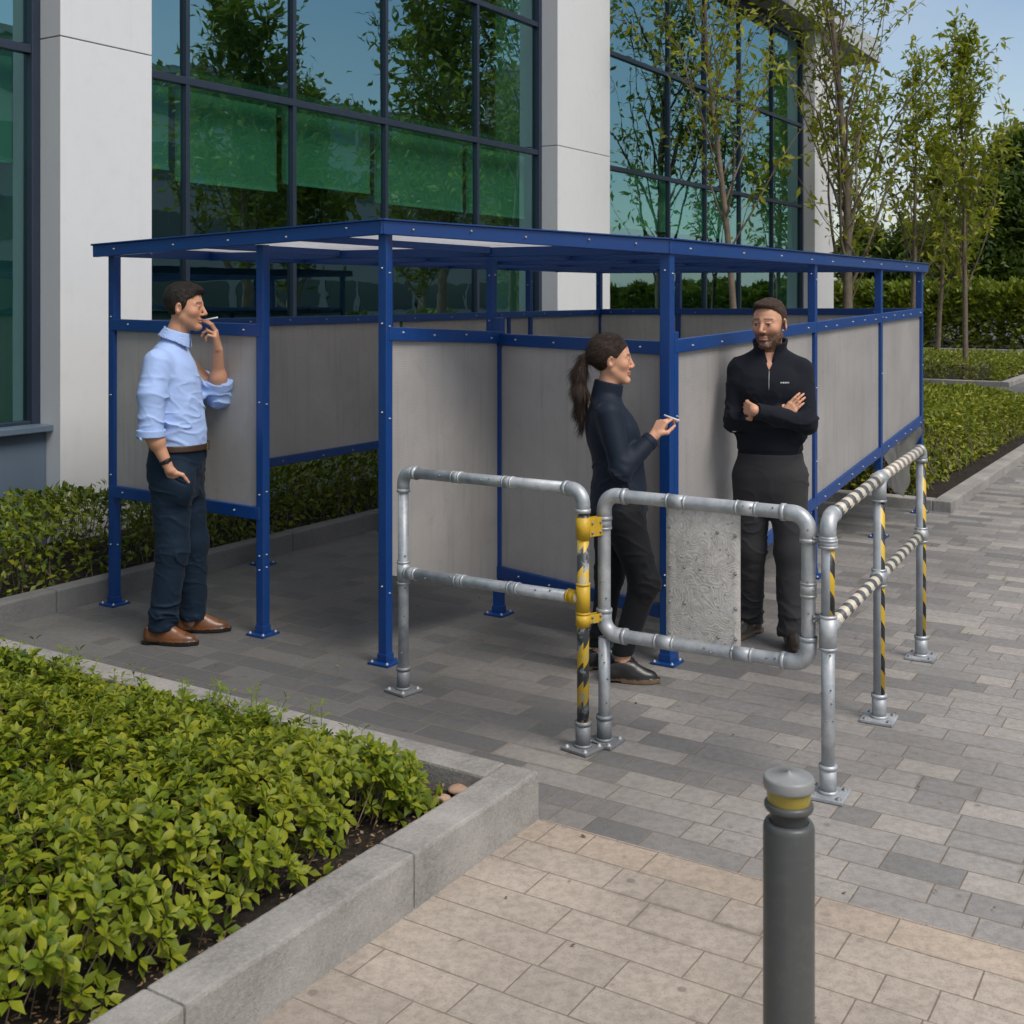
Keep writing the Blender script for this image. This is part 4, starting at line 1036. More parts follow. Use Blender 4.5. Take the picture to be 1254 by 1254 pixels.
tree(Gd(1038, 19.0), 8.0, 'tall young tree with long upright branches in front of the end pillar', 9, 28, 0.40, 1.0, 0.095, 5, 0.17, 0.2, 3)
tree(Gd(1049, 20.5), 5.0, 'small thin trunked tree close behind the tallest young tree', 12, 14, 0.4, 1.0, 0.05, 5, 0.15, 0.3, 3)
tree(Gd(1118, 24.5), 6.1, 'narrow young tree between the end pillar and the rightmost young tree', 14, 22, 0.36, 1.1, 0.065, 5, 0.18, 0.25, 3)
tree(Gd(1182, 25.0), 7.0, 'young tree growing out of the distant low hedge, thin pale stem', 21, 28, 0.44, 1.0, 0.065, 6, 0.20, 0.24, 3)
tree(Gd(1147, 30.0), 5.2, 'short tree with a thin dark stem behind the distant low hedge', 23, 18, 0.55, 0.8, 0.07, 8, 0.22, 0.3, 4)
DT = [(1225, 44, 5.6, 31, 'dark broad tree behind the far kerb, just right of the pale stemmed young tree'), (1262, 46, 7.6, 33, 'tallest dark tree at the right edge behind the far shrubs'), (1135, 48, 4.2, 35, 'dark rounded tree behind the far shrubs between two young trees'), (1068, 50, 4.3, 37, 'small dark tree seen through the shelter roof gap'), (1180, 50, 4.6, 39, 'dark tree behind the pale stemmed young tree')]
for px, Y, h, sd, lab in DT:
    tree(Gd(px, Y), h, lab, sd, 34, 0.95, 0.75, 0.16, 26, 0.34, 0.08, 5, 'leaf_dark', 'bark', group='dark trees beyond the beds', jit=0.35, name='broad_tree')
# trees to the right of the view, seen mirrored in the glass
MT = [(11.3, 17.4, 8.6, 51), (13.2, 13.6, 7.6, 53), (22.0, 21.0, 7.0, 59), (17.0, 15.5, 6.6, 63), (25.0, 26.0, 7.5, 65)]
for x, y, h, sd in MT:
    tree((x, y, 0), h, 'leafy tree standing right of the path, seen mirrored in the office windows', sd, 30, 0.62, 0.9, 0.11, 11, 0.24, 0.2, 4, 'leaf_right', 'barkpale', group='trees mirrored in the windows', jit=0.25, name='leafy_tree')
hedge('hedge', lambda s, r: AB(4, -9.0) + U * s - V * r, 0, 26, 0, 2.0, 0.0, 1.1, 9000, 0.2, M['leaf_back'], 'long hedge right of the path, seen mirrored in the office windows', 0.3, 0)
# offices facing the glass (mirrored in it) and a small red-roofed house far behind
M['office_wall'] = paint('office_render', (0.34, 0.34, 0.33), 0.7, 0.2, 0.4, 0.1)
M['office_band'] = paint('office_window_band', (0.05, 0.075, 0.085), 0.15, 0.2, 0.3, 0.05)
def block(frame, s0, s1, depth, h, floors, label, name='office_block'):
    root = empty(name, frame((s0 + s1) / 2, 0), label, 'building', 'buildings around the site')
    mb = MB(); u0 = (frame(1, 0) - frame(0, 0)); v0 = (frame(0, 1) - frame(0, 0)); c = frame((s0 + s1) / 2, depth / 2)
    mb.box(c + ZA * (h / 2), u0 * ((s1 - s0) / 2), v0 * (depth / 2), ZA * (h / 2)); mb.box(c + ZA * (h + 0.2), u0 * ((s1 - s0) / 2 + 0.3), v0 * (depth / 2 + 0.3), ZA * 0.2)
    mb.build('wall', M['office_wall'], root)
    fh = h / floors
    for k in range(floors):
        mb = MB(); z = fh * (k + 0.55)
        n = max(1, int((s1 - s0) / 3.2)); w = (s1 - s0) / n
        for i in range(n): mb.box(frame(s0 + w * (i + 0.5), -0.01, 0) + ZA * z, u0 * (w * 0.42), v0 * 0.05, ZA * (fh * 0.28))
        mb.build('window', M['office_band'], root)
    return root
OBF = lambda s, r, z=0.0: AB(s, -38 - r, z)
block(OBF, 22, 78, 12, 13.5, 4, 'long grey office block with window bands, seen mirrored in the glass')
block(lambda s, r, z=0.0: AB(s, -42 - r, z), 84, 92, 8, 22, 7, 'grey tower block, seen mirrored in the glass')
mb = MB(); hp = Gd(1053, 75); hx, hy = hp.x, hp.y
rt = empty('house', hp, 'tiny far house with a red gabled roof seen through the gap under the shelter roof', 'building', 'buildings around the site')
mb.box((hx, hy, 0.9), (2.2, 0, 0), (0, 2, 0), (0, 0, 0.9)); mb.build('wall', M['office_wall'], rt)
mb = MB(); mb.add([(hx - 2.5, hy - 2.3, 1.8), (hx + 2.5, hy - 2.3, 1.8), (hx + 2.5, hy + 2.3, 1.8), (hx - 2.5, hy + 2.3, 1.8), (hx, hy - 2.3, 3.0), (hx, hy + 2.3, 3.0)], [(0, 1, 4), (1, 2, 5, 4), (2, 3, 5), (3, 0, 4, 5), (0, 3, 2, 1)])
mb.build('roof', paint('red_roof', (0.32, 0.07, 0.05), 0.7), rt)
# ------------------------------------------------------------------ people: distance fields turned into surfaces
def smin(a, b, k):
    h = np.clip(0.5 + 0.5 * (b - a) / k, 0, 1); return b + (a - b) * h - k * h * (1 - h)
def smax(a, b, k): return -smin(-a, -b, k)
def A3(*v): return np.array(v, dtype=np.float32)
def rc(p, a, b, ra, rb):
    a = A3(*a); b = A3(*b); d = b - a; t = np.clip(((p - a) @ d) / (d @ d), 0, 1)
    return np.linalg.norm(p - a - t[:, None] * d, axis=1) - (ra + (rb - ra) * t)
def ell(p, c, r, R=None):
    q = p - A3(*c)
    if R is not None: q = q @ R
    r = A3(*r); k0 = np.linalg.norm(q / r, axis=1); k1 = np.linalg.norm(q / (r * r), axis=1) + 1e-9
    return k0 * (k0 - 1) / k1
def chain(p, pts, rs, k=0.012):
    d = None
    for i in range(len(pts) - 1):
        e = rc(p, pts[i], pts[i + 1], rs[i], rs[i + 1]); d = e if d is None else smin(d, e, k)
    return d
def loft(p, prof, cap=True, pw=2.0):
    """elliptic sections (z, cx, rx, ry[, cy]) stacked up"""
    P = np.array([q if len(q) == 5 else (*q, 0.0) for q in prof], dtype=np.float64); P = P[np.argsort(P[:, 0])]
    zs = np.linspace(P[0, 0], P[-1, 0], 80); T = np.stack([np.interp(zs, P[:, 0], P[:, k]) for k in range(1, 5)], 1)
    ker = np.hanning(13); ker /= ker.sum(); pad = np.pad(T, ((6, 6), (0, 0)), 'edge'); T = np.stack([np.convolve(pad[:, k], ker, 'valid') for k in range(4)], 1)
    z = np.clip(p[:, 2], zs[0], zs[-1]); cx, rx, ry, cy = [np.interp(z, zs, T[:, k]).astype(np.float32) for k in range(4)]
    x = np.abs(p[:, 0] - cx); y = np.abs(p[:, 1] - cy)
    k0 = ((x / rx) ** pw + (y / ry) ** pw) ** (1 / pw); d = (k0 - 1) * np.minimum(rx, ry) * (0.55 + 0.45 * np.minimum(1, 1))
    if cap: d = np.maximum(d, np.maximum(zs[0] - p[:, 2], p[:, 2] - zs[-1]))
    return d
def rotm(yaw=0.0, pitch=0.0, roll=0.0):
    return np.array((Matrix.Rotation(yaw, 3, 'Z') @ Matrix.Rotation(pitch, 3, 'Y') @ Matrix.Rotation(roll, 3, 'X')), dtype=np.float32)
def surface(fn, lo, hi, h):
    """naive surface nets on a block-sparse grid"""
    lo = np.array(lo, dtype=np.float32); B = 8
    n = np.ceil((np.array(hi) - lo) / h / B).astype(int) * B + B
    nb = n // B
    bi = np.stack(np.meshgrid(*[np.arange(k) for k in nb], indexing='ij'), -1).reshape(-1, 3)
    cen = lo + (bi * B + (B - 1) / 2) * h
    d = fn(cen.astype(np.float32)); act = np.abs(d) < h * B * 1.25 + 0.015
    Fg = np.repeat(np.repeat(np.repeat(np.sign(d).reshape(nb).astype(np.float32), B, 0), B, 1), B, 2)
    off = np.stack(np.meshgrid(*[np.arange(B)] * 3, indexing='ij'), -1).reshape(-1, 3)
    ai = bi[act]
    for c0 in range(0, len(ai), 1500):
        idx = (ai[c0:c0 + 1500, None] * B + off[None]).reshape(-1, 3)
        Fg[idx[:, 0], idx[:, 1], idx[:, 2]] = fn((lo + idx * h).astype(np.float32))
    S = Fg < 0
    cnt = np.zeros(tuple(n - 1), dtype=np.uint8)
    for a in (0, 1):
        for b in (0, 1):
            for c in (0, 1): cnt += S[a:n[0] - 1 + a, b:n[1] - 1 + b, c:n[2] - 1 + c]
    ci = np.argwhere((cnt > 0) & (cnt < 8)); vid = np.full(tuple(n - 1), -1, dtype=np.int32); vid[ci[:, 0], ci[:, 1], ci[:, 2]] = np.arange(len(ci))
    acc = np.zeros((len(ci), 3), dtype=np.float32); w = np.zeros(len(ci), dtype=np.float32)
    cr = [np.array((a, b, c)) for a in (0, 1) for b in (0, 1) for c in (0, 1)]
    for i in range(8):
        for j in range(i + 1, 8):
            if np.abs(cr[i] - cr[j]).sum() != 1: continue
            p, q = ci + cr[i], ci + cr[j]; f0 = Fg[p[:, 0], p[:, 1], p[:, 2]]; f1 = Fg[q[:, 0], q[:, 1], q[:, 2]]
            m = (f0 < 0) != (f1 < 0); t = np.where(m, f0 / np.where(m, f0 - f1, 1), 0)
            acc += np.where(m[:, None], p + t[:, None] * (q - p), 0); w += m
    V_ = lo + acc / w[:, None] * h
    faces = []
    for ax in range(3):
        o1, o2 = [(1, 2), (2, 0), (0, 1)][ax]
        sl0 = [slice(0, n[k] - 1) for k in range(3)]; sl1 = list(sl0)
        sl0[ax] = slice(0, n[ax] - 1); sl1[ax] = slice(1, n[ax])
        s0 = S[tuple(sl0)]; s1 = S[tuple(sl1)]
        e = np.argwhere(s0 != s1); e = e[(e[:, o1] > 0) & (e[:, o2] > 0)]
        u = np.zeros(3, int); u[o1] = 1; v = np.zeros(3, int); v[o2] = 1
        q = [e, e - u, e - u - v, e - v]
        ids = np.stack([vid[k[:, 0], k[:, 1], k[:, 2]] for k in q], 1)
        flip = s0[e[:, 0], e[:, 1], e[:, 2]]
        ids = np.where(flip[:, None], ids, ids[:, ::-1]); faces.append(ids[(ids >= 0).all(1)])
    return V_, np.concatenate(faces)
def relax(v, f, it=2, lam=0.5):
    for _ in range(it):
        s = np.zeros_like(v); c = np.zeros(len(v), dtype=np.float32)
        for k in range(4):
            a, b = f[:, k], f[:, (k + 1) % 4]
            np.add.at(s, a, v[b]); np.add.at(c, a, 1); np.add.at(s, b, v[a]); np.add.at(c, b, 1)
        v = v + lam * (s / np.maximum(c, 1)[:, None] - v)
    return v
def frame_of(d, n):
    d = np.array(d, float); d /= np.linalg.norm(d); n = np.array(n, float); n -= d * (n @ d); n /= np.linalg.norm(n); return d, n, np.cross(d, n)
def hand(p, wrist, d, n, thumb, curls, sc=1.0, thumb_fold=0.6, spread=0.0):
    """palm with four fingers (index first) and a thumb; n is the side the fingers close towards, thumb = +1/-1 picks the thumb side"""
    d, n, s = frame_of(d, n); s = s * thumb; w = np.array(wrist, float); out = None
    ln = [(.042, .025, .020), (.047, .029, .021), (.043, .027, .021), (.034, .020, .018)]
    offs = [0.030, 0.010, -0.010, -0.028]; kl = [.088, .092, .087, .078]
    for i in range(4):
        k = w + d * kl[i] * sc + s * offs[i] * sc; a = w + d * 0.008 * sc + s * offs[i] * 0.62 * sc
        e = rc(p, a, k, .0165 * sc, .0115 * sc); out = e if out is None else smin(out, e, 0.010 * sc)
    fing = None
    for i in range(4):
        q = w + d * kl[i] * sc + s * offs[i] * sc; ang = 0.0; ff = None; r = (.0092 if i < 3 else .008) * sc
        for j in range(3):
            ang += curls[i][j]; dd = d * math.cos(ang) + n * math.sin(ang) + s * spread * (1.5 - i) * 0.12; dd /= np.linalg.norm(dd)
            q2 = q + dd * ln[i][j] * sc; e = rc(p, q, q2, r, r * 0.9); ff = e if ff is None else smin(ff, e, 0.003); q = q2; r *= 0.9
        fing = ff if fing is None else np.minimum(fing, ff)
    out = smin(out, fing, 0.006 * sc)
    t0 = w + d * 0.022 * sc + s * 0.022 * sc; t1 = t0 + (d * 0.6 + s * (1 - thumb_fold * 0.5) + n * thumb_fold) / np.linalg.norm(d * 0.6 + s * (1 - thumb_fold * 0.5) + n * thumb_fold) * 0.044 * sc
    t2d = d * 0.9 + s * (0.25 - 0.3 * thumb_fold) + n * thumb_fold * 0.6; t2d /= np.linalg.norm(t2d); t2 = t1 + t2d * 0.032 * sc; t3 = t2 + (t2d * 0.9 + d * 0.2) * 0.024 * sc
    th = smin(rc(p, t0, t1, .0165 * sc, .0115 * sc), smin(rc(p, t1, t2, .0105 * sc, .0095 * sc), rc(p, t2, t3, .0095 * sc, .008 * sc), 0.003), 0.006)
    return smin(out, th, 0.009 * sc)
def skull(q, fem=False):
    d = ell(q, (-.008, 0, .030), (.096, .075, .088))
    d = smin(d, ell(q, (.026, 0, -.033), (.060, .057, .080)), 0.030)
    for s in (1, -1):
        d = smin(d, rc(q, (.002, s * .046, -.052), (.064, s * .013, -.103), .021 if not fem else .017, .017), 0.022)
        d = smin(d, ell(q, (.052, s * .040, -.022), (.022, .020, .020)), 0.024)
    d = smin(d, ell(q, (.074, 0, -.102), (.018, .020, .016)), 0.014)
    for s in (1, -1):
        d = smin(d, rc(q, (.081, s * .010, .021), (.064, s * .044, .020), .0105, .008), 0.012)
        d = smax(d, -ell(q, (.095, s * .031, .002), (.018, .018, .012)), 0.010)
        d = smin(d, np.linalg.norm(q - A3(.0765, s * .031, .000), axis=1) - .0122, 0.003)
        d = smin(d, rc(q, (.0865, s * .020, .0065), (.081, s * .042, .0055), .0032, .003), 0.004)
    nl = 0.112 if not fem else 0.108
    d = smin(d, rc(q, (.086, 0, .014), (nl - .004, 0, -.031), .0070, .0105), 0.010)
    for s in (1, -1): d = smin(d, ell(q, (.094, s * .012, -.037), (.010, .007, .0075)), 0.006)
    d = smin(d, ell(q, (.084, 0, -.0615), (.0115, .022, .0058)), 0.006)
    d = smin(d, ell(q, (.082, 0, -.0735), (.0120, .019, .0065)), 0.006)
    d = smax(d, -rc(q, (.094, .020, -.0675), (.094, -.020, -.0675), .0025, .0025), 0.003)
    for s in (1, -1):
        R = rotm(s * 0.35, 0.15)
        e = ell(q, (-.012, s * .078, -.006), (.019, .0085, .031), R)
        e = smax(e, -ell(q, (-.006, s * .086, -.002), (.010, .007, .016), R), 0.005)
        d = smin(d, e, 0.006)
    return d
FACE = dict(skin=(.48, .255, .165))
def face_cols(q, v, skin, brow, stubble=None, lips=(.36, .13, .10), stub=0.0, scalp=None):
    c = np.tile(A3(*skin), (len(q), 1)); x, y, z = q[:, 0], q[:, 1], q[:, 2]
    nz = fnoise(v * 30, 2)[:, None]; c = c * (1 + 0.14 * nz)
    def blend(mask, col):
        nonlocal c
        m = np.clip(mask, 0, 1)[:, None]; c = c * (1 - m) + A3(*col) * m
    near = (np.linalg.norm(q, axis=1) < 0.2)
    ay = np.abs(y)
    blend(near * np.exp(-((ay - .045) / .02) ** 2 - ((z + .025) / .02) ** 2) * (x > .03) * 0.35, (skin[0] * 1.05, skin[1] * 0.72, skin[2] * 0.68))
    blend(near * np.exp(-(y / .014) ** 2 - ((z + .03) / .018) ** 2) * (x > .085) * 0.3, (skin[0] * 1.0, skin[1] * 0.75, skin[2] * 0.7))
    blend(near * (x > .066) * np.exp(-np.maximum(0, ay - .021) ** 2 / .00002 - (np.maximum(0, np.abs(z + .0675) - .0085) / .0025) ** 2) * 0.75, lips)
    if stubble is not None:
        low = 1 / (1 + np.exp((z + .040 - 0.55 * np.maximum(0, .045 - x)) / .006))
        must = np.exp(-((z + .050) / .007) ** 2) * (ay < .032) * (x > .06)
        side = (x > -.005) * (z > -.135)
        sb = np.exp(-((x - .008) / .012) ** 2) * (z < 0.02) * (z > -.06) * (ay > .04)
        lipm = np.exp(-np.maximum(0, ay - .019) ** 2 / .00002 - (np.maximum(0, np.abs(z + .0675) - .006) / .003) ** 2)
        m = np.clip(np.maximum(np.maximum(low * side, must), sb), 0, 1) * (1 - lipm)
        blend(near * m * stub * (0.85 + 0.5 * vnoise(v * 260)), stubble)
    bz = z - .026 + 0.12 * np.maximum(0, ay - .03)
    blend(near * (x > .05) * (ay > .010) * (ay < .050) * np.exp(-(bz / .0048) ** 2) * 0.85, brow)
    for s in (1, -1):
        e = np.linalg.norm(q - A3(.0765, s * .031, .000), axis=1)
        ball = near * (e < .0132) * (x > .078) * (np.abs(z) < .0042)
        blend(ball * 0.8, (.40, .36, .34))
        blend(near * (x > .082) * (np.hypot(y - s * .0315, z) < .0060) * 0.95, (.03, .022, .018))
        blend(near * (x > .07) * (np.abs(z - .006) < .0022) * (np.abs(ay - .031) < .0125) * (s * y > 0) * 0.7, (.08, .045, .035))
    if scalp is not None: blend(near * scalp, tuple(0.55 * a + 0.45 * b for a, b in zip(skin, brow)))
    return c
def skinmat():
    t = NT('skin'); a = t.n('VertexColor', layer_name='Col'); p = t.pos(); n2 = t.noise(p, 350, 2)
    return t.done(t.bsdf(a.outputs[0], 0.48, 0, t.bump(n2, 0.08, 0.001), Subsurface_Weight=0.12, Subsurface_Scale=0.012, Specular_IOR_Level=0.4))
M['skin'] = skinmat()
def cloth(name, col, rough=0.85, weave=900, var=0.12, sheen=0.03, crease=0.5):
    t = NT(name); p = t.pos(); n1 = t.noise(p, 14, 4, 0.6); n2 = t.noise(p, weave, 2); n3 = t.noise(p, 38, 3, 0.55, 0.8)
    c = t.mix(t.math('MULTIPLY', n1, var * 2), col, tuple(x * 0.7 for x in col))
    c = t.mix(t.math('MULTIPLY', n2, 0.2), c, tuple(min(1, x * 1.35 + 0.004) for x in col))
    nm = t.bump(t.math('ADD', t.math('MULTIPLY', n3, crease), t.math('MULTIPLY', n2, 0.08)), 0.35, 0.006)
    return t.done(t.bsdf(c, rough, 0, nm, Sheen_Weight=sheen, Specular_IOR_Level=0.25))
M['shirt'] = cloth('blue_shirt_cotton', (.34, .465, .76), 0.8, 700, 0.08)
M['navy_trousers'] = cloth('navy_trouser_cotton', (.0035, .014, .030), 0.8)
M['jacket'] = cloth('navy_jacket_fabric', (.006, .012, .025), 0.65, 700)
M['leggings'] = cloth('black_trouser_fabric', (.0045, .005, .007), 0.75)
M['pullover'] = cloth('black_knit', (.0055, .0075, .013), 0.88, 420)
M['charcoal'] = cloth('charcoal_trouser_cotton', (.032, .032, .034), 0.85)
def vcol(name, rough, bump=0.15, scale=60):
    t = NT(name); a = t.n('VertexColor', layer_name='Col'); n = t.noise(t.pos(), scale, 4, 0.6)
    c = t.mix(t.math('MULTIPLY', n, 0.45), a.outputs[0], (0.02, 0.015, 0.012))
    return t.done(t.bsdf(c, rough, 0, t.bump(n, bump, 0.003)))
M['leather'] = vcol('shoe_leather', 0.33); M['strapmat'] = paint('strap', (0.012, 0.012, 0.013), 0.45, 0.1); M['beltmat'] = paint('belt_leather', (0.045, 0.022, 0.012), 0.45, 0.2, 30)
M['brass'] = paint('buckle_metal', (0.25, 0.20, 0.13), 0.3, 0.2, metal=0.9); M['cigpaper'] = paint('cigarette_paper', (0.75, 0.73, 0.70), 0.8, 0.05)
def hairmat(name, c1, c2):
    t = NT(name); mp_ = t.n('Mapping'); t.link(t.n('TexCoord').outputs['Object'], mp_.inputs[0]); mp_.inputs['Scale'].default_value = (1.0, 6.0, 1.0)
    n = t.noise(mp_.outputs[0], 75, 4, 0.6, 0.6); n1 = t.noise(t.pos(), 20, 3)
    c = t.mix(t.ramp(n, [(0.3, 0.0), (0.7, 1.0)]), c1, c2); c = t.mix(t.math('MULTIPLY', n1, 0.4), c, c1)
    return t.done(t.bsdf(c, 0.5, 0, t.bump(n, 0.7, 0.008), Specular_IOR_Level=0.35))
M['hair'] = hairmat('dark_brown_hair', (.006, .0035, .002), (.026, .014, .008)); M['hair3'] = hairmat('short_brown_hair', (.022, .012, .007), (.095, .052, .030))
M['hair2'] = hairmat('brown_hair', (.010, .0055, .003), (.060, .031, .017))
def folds(p, fx, fy, fz, amp, shear=0.0, seed=0.0):
    q = np.stack([p[:, 0] * fx + p[:, 2] * shear, p[:, 1] * fy + p[:, 2] * shear * 0.6, p[:, 2] * fz], -1) + seed
    n = fnoise(q, 2); m = vnoise(q * 0.45 + 9); r = np.clip(1 - np.abs(n) * 6.5, 0, 1); n2 = vnoise(q * 2.3 + 31); r2 = np.clip(1 - np.abs(n2) * 7, 0, 1); return amp * (0.2 - 0.9 * r * r * np.clip(0.7 + 2.2 * m, 0.1, 1.5) - 0.45 * r2 * np.clip(0.4 + 2.5 * m, 0, 1) + 0.5 * m)
def person(name, loc, ang, label, body_fn, cols_fn, lo, hi, h=0.0034):
    v, f = surface(body_fn, lo, hi, h); v = relax(v, f, 1, 0.35)
    o = mesh_np(name, v, f, M['skin'], None, True, cols_fn(v), (0, 0, 0), 4); o.location = loc; o.rotation_euler = (0, 0, ang)
    return tag(o, label, 'person', 'people at the shelter')
def garment(name, fn, lo, hi, h, mat, par, cols=None, it=1):
    v, f = surface(fn, lo, hi, h); v = relax(v, f, it, 0.4)
    return mesh_np(name, v, f, mat, par, True, None if cols is None else cols(v), (0, 0, 0), 4)
def hair_piece(fn, lo, hi, h, mat, par, comb, n, ln, wid):
    v, f = surface(fn, lo, hi, h); v = relax(v, f, 1, 0.4); tri = np.concatenate([f[:, [0, 1, 2]], f[:, [0, 2, 3]]])
    fnrm = np.cross(v[tri[:, 1]] - v[tri[:, 0]], v[tri[:, 2]] - v[tri[:, 0]]); nr = np.zeros_like(v)
    for k in range(3): np.add.at(nr, tri[:, k], fnrm)
    nr = unit(nr); e = 0.003
    out = np.sign(fn((v + nr * e).astype(np.float32)) - fn((v - nr * e).astype(np.float32)))[:, None]; nr = nr * out
    i = RNG.integers(0, len(v), n); d = comb(v[i]); d = unit(d - nr[i] * np.sum(d * nr[i], 1, keepdims=True)); d = unit(d + RNG.normal(0, 0.16, (n, 3)) + nr[i] * RNG.uniform(0.02, 0.22, (n, 1)))
    L = ln(v[i]) * RNG.uniform(0.6, 1.2, n)
    sv, sf = leaves(v[i] - nr[i] * 0.0012, d, nr[i], L, np.full(n, wid), 0.10, 1, 0.1)
    return mesh_np('hair', np.concatenate([v, sv]), np.concatenate([tri, sf + len(v)]), mat, par, True, None, (0, 0, 0), 3)
def comb_short(hc, R, s):
    def fn(v):
        q = to_head(v, hc, R, s); top = np.clip((q[:, 2] - .05) / .05, 0, 1)[:, None]
        loc = top * A3(1.0, 0.15, 0.1) + (1 - top) * np.stack([-0.35 - 0 * q[:, 0], 0 * q[:, 0], -1 + 0 * q[:, 0]], -1)
        return loc @ R.T
    return fn
def to_head(p, hc, R, s): return ((p - A3(*hc)) @ R) / s
def shoe_fn(x0, y0, yaw, L=0.285, wide=1.0, tall=0.095):
    R = rotm(yaw); k = L / 0.285
    def fn(p):
        q = (p - A3(x0, y0, 0)) @ R; q = q / A3(k, wide, 1.0)
        x, y, z = q[:, 0], q[:, 1], q[:, 2]
        xm = x - 0.055; wdt = np.interp(x, [-.09, -.06, 0, .07, .12, .16, .19], [.026, .033, .032, .043, .043, .034, .012])
        plan = np.maximum(np.abs(y - 0.004) - wdt, np.abs(xm) - 0.142)
        sole = np.maximum(plan - 0.004, np.maximum(z - 0.024, -z)); sole = smax(sole, -np.maximum(np.abs(x + .02) - .025, z - .008), 0.004)
        up = ell(q, (.105, .004, .028), (.082, .043, .036)); up = smin(up, ell(q, (.02, 0, .045), (.10, .037, .052)), 0.03)
        up = smin(up, rc(q, (-.045, 0, .045), (-.048, 0, tall - 0.02), .040, .036), 0.03); up = smin(up, rc(q, (.055, 0, .070), (-.01, 0, tall), .020, .026), 0.03)
        up = smax(up, np.maximum(0.012 - z, z - tall - 0.3 * (x + .05)), 0.004)
        lace = None
        for i in range(4):
            t = i / 3; e = rc(q, (.072 - .055 * t, -.018, .069 + .026 * t), (.066 - .055 * t, .018, .070 + .026 * t), .0035, .0035); lace = e if lace is None else np.minimum(lace, e)
        return np.minimum(smin(sole, up, 0.004), lace) * min(k, wide, 1.0)
    return fn, R
def shoe(par, x0, y0, yaw, upper, solec, L=0.285, wide=1.0, tall=0.095, z0=0.0):
    fn, R = shoe_fn(x0, y0, yaw, L, wide, tall)
    def cols(v):
        c = np.tile(A3(*upper), (len(v), 1)); q = (v - A3(x0, y0, 0)) @ R
        c *= (1 + 0.35 * fnoise(v * 18, 2))[:, None]; tip = (q[:, 0] > .135 * L / .285)[:, None] | (q[:, 0] < -.06)[:, None]; c = np.where(tip, c * 0.72, c)
        c[v[:, 2] < 0.0215] = solec; return np.clip(c, 0.002, 1)
    return garment('shoe', fn, (x0 - .26, y0 - .26, -.01), (x0 + .26, y0 + .26, .16), 0.0042, M['leather'], par, cols, 1)
def legs_fn(pel, legs, k=0.045, amp=0.006, seed=0.0, topcut=None):
    def fn(p):
        d = loft(p, pel)
        for pts, rs in legs:
            e = chain(p, pts, rs, 0.04); e = np.maximum(e, pts[-1][2] - 0.012 - p[:, 2]); d = smin(d, e, k)
        z = p[:, 2]
        kneew = np.exp(-((z - .48) / .10) ** 2); ankw = np.exp(-((z - .14) / .09) ** 2); crw = np.exp(-((z - .82) / .07) ** 2)
        w = 0.45 + 1.0 * kneew + 1.3 * ankw + 0.8 * crw
        d = d + folds(p, 7, 7, 12, amp, 5.0, seed) * w * 0.8
        return d if topcut is None else np.maximum(d, p[:, 2] - topcut)
    return fn
# ---------------------------------------------------------------- man in the blue shirt
hc1, R1, s1 = (.048, 0, 1.716), rotm(0, 0.02), 1.0
def hair_short(q, top=0.016, quiff=True, ex=0.0, lift=0.0):
    base = ell(q, (-.009, 0, .032), (.100 + ex, .0785 + ex * .6, .091)); nz = fnoise(q * A3(45, 70, 45), 2)
    e = smin(base, ell(q, (-.012, 0, .058), (.100, .072, .060 + top)), 0.02)
    if quiff: e = smin(e, ell(q, (.040, -.005, .092), (.052, .054, .024 + ex)), 0.025)
    zl = np.interp(q[:, 0], [-.11, -.06, -.03, -.012, .004, .014, .024, .034, .060, .078, .11], [-.065, -.062, -.035, .020, -.022 + lift, -.026 + lift * 2.5, .012 + lift * 2, .040 + lift, .060 + lift, .070 + lift, .080 + lift])
    return smax(e + 0.004 * nz, (zl - q[:, 2]) * 0.7 + 0.004 * nz, 0.006)
ARM1R = [(-.045, -.175, 1.44), (-.055, -.232, 1.10), (.030, -.212, .905)]
ARM1L = [(-.02, .165, 1.44), (.175, .190, 1.245), (.200, .071, 1.492)]
TOR1 = [(.992, .022, .135, .165), (1.08, .020, .140, .168), (1.2, -.003, .144, .172), (1.33, -.018, .144, .180), (1.42, -.028, .128, .178), (1.48, -.030, .098, .135), (1.53, -.020, .070, .085), (1.56, -.012, .058, .062)]
def shrink(prof, e): return [(q[0], q[1], q[2] - e, q[3] - e) for q in prof]
def body1(p):
    d = skull(to_head(p, hc1, R1, s1)) * s1
    d = smin(d, rc(p, (-.022, 0, 1.50), (.028, 0, 1.635), .060, .054), 0.025)
    d = smin(d, loft(p, shrink(TOR1, .014)), 0.03)
    for s in (-1, 1): d = smin(d, chain(p, [(0, s * .08, .92), (.02, s * .10, .48), (-.03 if s < 0 else .055, s * .10, .06)], [.07, .05, .035], 0.02), 0.04)
    ks = np.where(p[:, 2] > 1.32, .03, .003); ar = chain(p, [ARM1R[0], ARM1R[1], ARM1R[2]], [.05, .041, .0235], 0.02)
    ar = smin(ar, rc(p, ARM1R[1], (-.03, -.232, 1.05), .040, .044), 0.02)
    ar = smin(ar, hand(p, (.032, -.209, .900), (.28, .42, -.90), (.2, 1, 0), 1, [(.1, .2, .2)] * 4, 0.88, 0.0), 0.012)
    d = smin(d, ar, ks)
    d = smin(d, chain(p, ARM1L, [.05, .042, .028], 0.02), 0.03)
    d = smin(d, rc(p, ARM1L[1], (.186, .140, 1.34), .040, .045), 0.03)
    d = smin(d, hand(p, (.202, .066, 1.500), (-.06, -.34, .94), (-1, -.05, -.10), -1, [(.35, .45, .25), (.45, .5, .3), (1.0, 1.0, .6), (1.2, 1.1, .7)], 0.98, 0.75), 0.012)
    return d
def cols1(v):
    q = to_head(v, hc1, R1, s1); return face_cols(q, v, (.55, .285, .175), (.03, .018, .012), (.10, .06, .045), stub=0.32)
